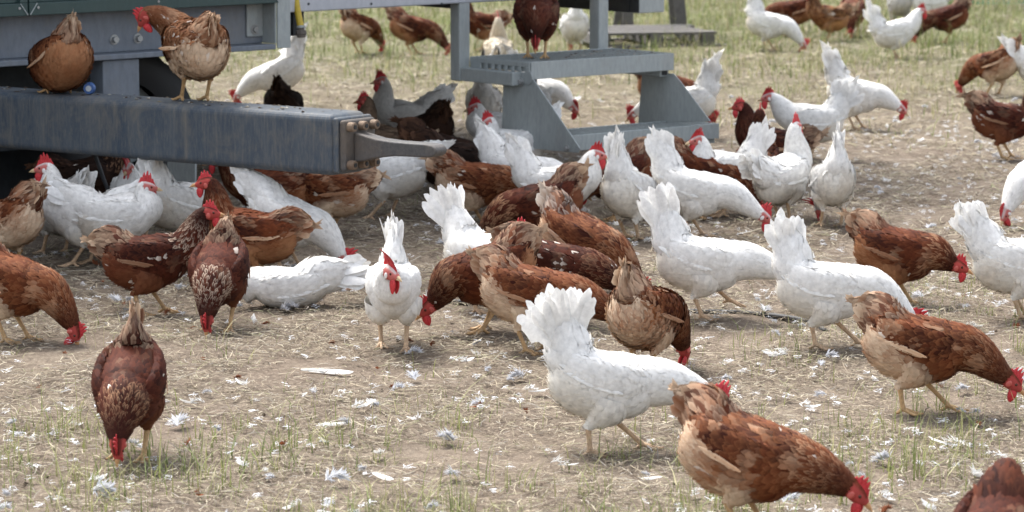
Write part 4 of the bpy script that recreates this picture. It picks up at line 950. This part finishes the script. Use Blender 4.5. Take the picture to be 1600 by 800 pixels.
hen('B', 563, 86, 52, 'peck', 'brown hen turned away in the grass under the light rail', pal=PALEB, tail=30)
hen('B', 648, 86, -5, 'peck', 'brown hen pecking right in the grass beside the step post', tail=25)
hen('B', 752, 78, 200, 'stand', 'rusty hen behind the left step post')
hen('W', 778, 124, 88, 'alert', 'cream hen seen from behind with pink comb by the step post', pal=dict(main=(.66,.58,.45), dark=(.54,.46,.35), belly=(.62,.54,.42)), head=(.07,0,.415), tail=10)
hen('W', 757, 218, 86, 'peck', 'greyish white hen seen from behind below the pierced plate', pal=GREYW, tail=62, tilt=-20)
hen('W', 792, 298, 204, 'walk', 'white hen with red comb looking out left of the step side plate', head=(.11,0,.325), hp=-25)
hen('W', 778, 264, 188, 'walk', 'white hen facing left whose comb shows above another head', head=(.13,0,.315))
hen('W', 818, 342, -18, 'forage', 'white hen with narrow raised tail under the step side plate', tlen=.10, tail=52, fan=18, splay=8)
hen('B', 838, 91, 268, 'peck', 'maroon hen standing on the upper step looking down', z=TZ, pal=MAROON, hackle=.1, head=(.17,0,.085), hp=-76, tilt=-16, puff=1.1, lod=.7)
hen('W', 897, 82, 95, 'peck', 'white hen from behind in the grass beside the right step post', puff=1.1)
hen('W', 846, 202, -36, 'forage', 'white hen seen through the steps bending right', head=(.235,0,.12))
hen('W', 1000, 332, 2, 'walk', 'white hen below the lower step edge with face at its right end', tail=0, tlen=.05, scale=.85, tilt=-6, head=(.165,0,.30), hp=-20)
hen('W', 1066, 216, 178, 'forage', 'white hen behind the right step stringer showing its tail', tail=64, fan=26)
hen('B', 1046, 196, -12, 'peck', 'brown hen almost hidden behind the right step stringer')
# far right, grass
hen('W', 1204, 80, -12, 'peck', 'white hen pecking right in the far grass at top centre-right', tail=66)
hen('B', 1236, 55, 184, 'forage', 'brown hen in the far grass cut by the top edge')
hen('B', 1291, 64, 200, 'stand', 'orange necked hen between two brown hens at the top edge', pal=dict(pale=(.5,.25,.10)))
hen('B', 1331, 58, 262, 'peck', 'reddish hen pecking towards the viewer in the far grass')
hen('W', 1402, 94, 12, 'stand', 'white hen with upright tail standing in far grass, head at a brown rump', tail=74, fan=26, head=(.195,0,.355), tilt=10)
hen('W', 1404, 46, 95, 'peck', 'greyish white hen far back behind the upright-tailed hen', pal=GREYW)
hen('W', 1446, 38, 178, 'walk', 'white hen at the top edge farthest back beside a dark brown hen')
hen('B', 1476, 66, 188, 'peck', 'dark brown hen with pale rump in far grass at upper right', pal=MAROON)
# left, under and on the draw bar
hen('W', 126, 413, 180, 'stand', 'large white hen looking left under the draw bar', head=(.15,0,.392), tail=38, feet=((.03,0),(-.03,0)))
hen('W', 84, 396, 128, 'stand', 'shaded white hen standing behind the legs of the large left-looking hen', pal=GREYW, head=(.2,0,.2), hp=-40)  # its shade is put into the grey plumage
hen('W', 192, 416, 0, 'stand', 'white hen with red comb looking right under the draw bar', head=(.115,0,.318), tilt=4, tail=30)
hen('W', 284, 397, 52, 'forage', 'white hen with raised tail turned away below the draw bar', tail=66, fan=20)
hen('W', 213, 386, 262, 'walk', 'white hen facing the viewer with dark red face beneath the draw bar', head=(.13,0,.325))
hen('B', 390, 446, 180, 'stand', 'brown hen looking left with pink comb under the draw bar', pal=dict(main=(.15,.038,.014)), head=(.175,0,.395), tail=8, hackle=.6)
hen('B', 243, 486, -4, 'walk', 'dark brown hen walking right with head raised and streaked neck', pal=dict(MAROON, flecks=.02), head=(.215,0,.375), hp=-5, tilt=2, tail=18, hackle=1.0, feet=((.03,0),(-.05,0)))
hen('B', 342, 513, 264, 'peck', 'maroon hen pecking towards the viewer with silver streaked neck', pal=MAROON, hackle=1.0, head=(.215,0,.06), hp=-74, tilt=-22)
hen('W', 456, 425, -24, 'peck', 'big white hen reaching down right with dark red comb, left of centre', tlen=.11, fan=18, tail=16, tilt=-20, head=(.235,0,.055))
hen('B', 508, 373, 176, 'walk', 'brown hen with fluffy pale rump under the end of the draw bar', pal=PALEB, tail=18)
hen('B', 418, 374, 180, 'walk', 'rusty hen cut by the lower edge of the draw bar', tail=10)
hen('W', 440, 479, 184, 'lie', 'white hen lying flat on the straw, tail to the right', legs=False, tail=2, fan=26, splay=14, tlen=.16, flat=.6, hz=.066, tilt=-2, head=(.2,0,.08))
hen('W', 615, 546, 272, 'walk', 'white hen walking straight at the viewer with bright red comb', head=(.185,0,.285), hp=-16, hy=36, flop=-.30, tilt=2, tail=78, fan=14, splay=6, puff=.86, pal=dict(comb=1.5), feet=((.05,0),(-.04,0)))
hen('B', 28, 536, -22, 'peck', 'brown hen with fluffy cream flank pecking at the left edge', pal=PALEB, tail=20, head=(.225,0,.045), hp=-75, tilt=-18, puff=1.05)
hen('B', 4, 426, 150, 'peck', 'rusty rump of a hen cut by the left edge below the draw bar', pal=PALEB)
hen('B', 92, 146, 122, 'sit', 'ginger brown hen crouching on the blue draw bar, rump towards the viewer', z=zt, pal=dict(PALEB, main=(.15,.042,.016), belly=(.42,.21,.105), cream=.35), tail=34, tilt=-26, hz=.135, head=(.20,0,.11), hp=-40, puff=1.22, legs=True, feet=((.03,0),(-.01,0)), lod=.9)
hen('B', 303, 158, 116, 'stand', 'brown hen standing on the draw bar, cream rump to the viewer, head turned left', z=zt, pal=dict(PALEB, main=(.27,.10,.040), dark=(.12,.035,.014), pale=(.52,.30,.17), flecks=.04, cream=.7), tail=52, head=(.10,.155,.30), hp=-60, hy=60, tilt=2, puff=1.14, scale=1.1, lod=.9)
hen('B', 142, 352, 10, 'stand', 'dim brown hen in the dark behind the large white hen', pal=DARK)  # brown bird; the darkness around it is put into its plumage
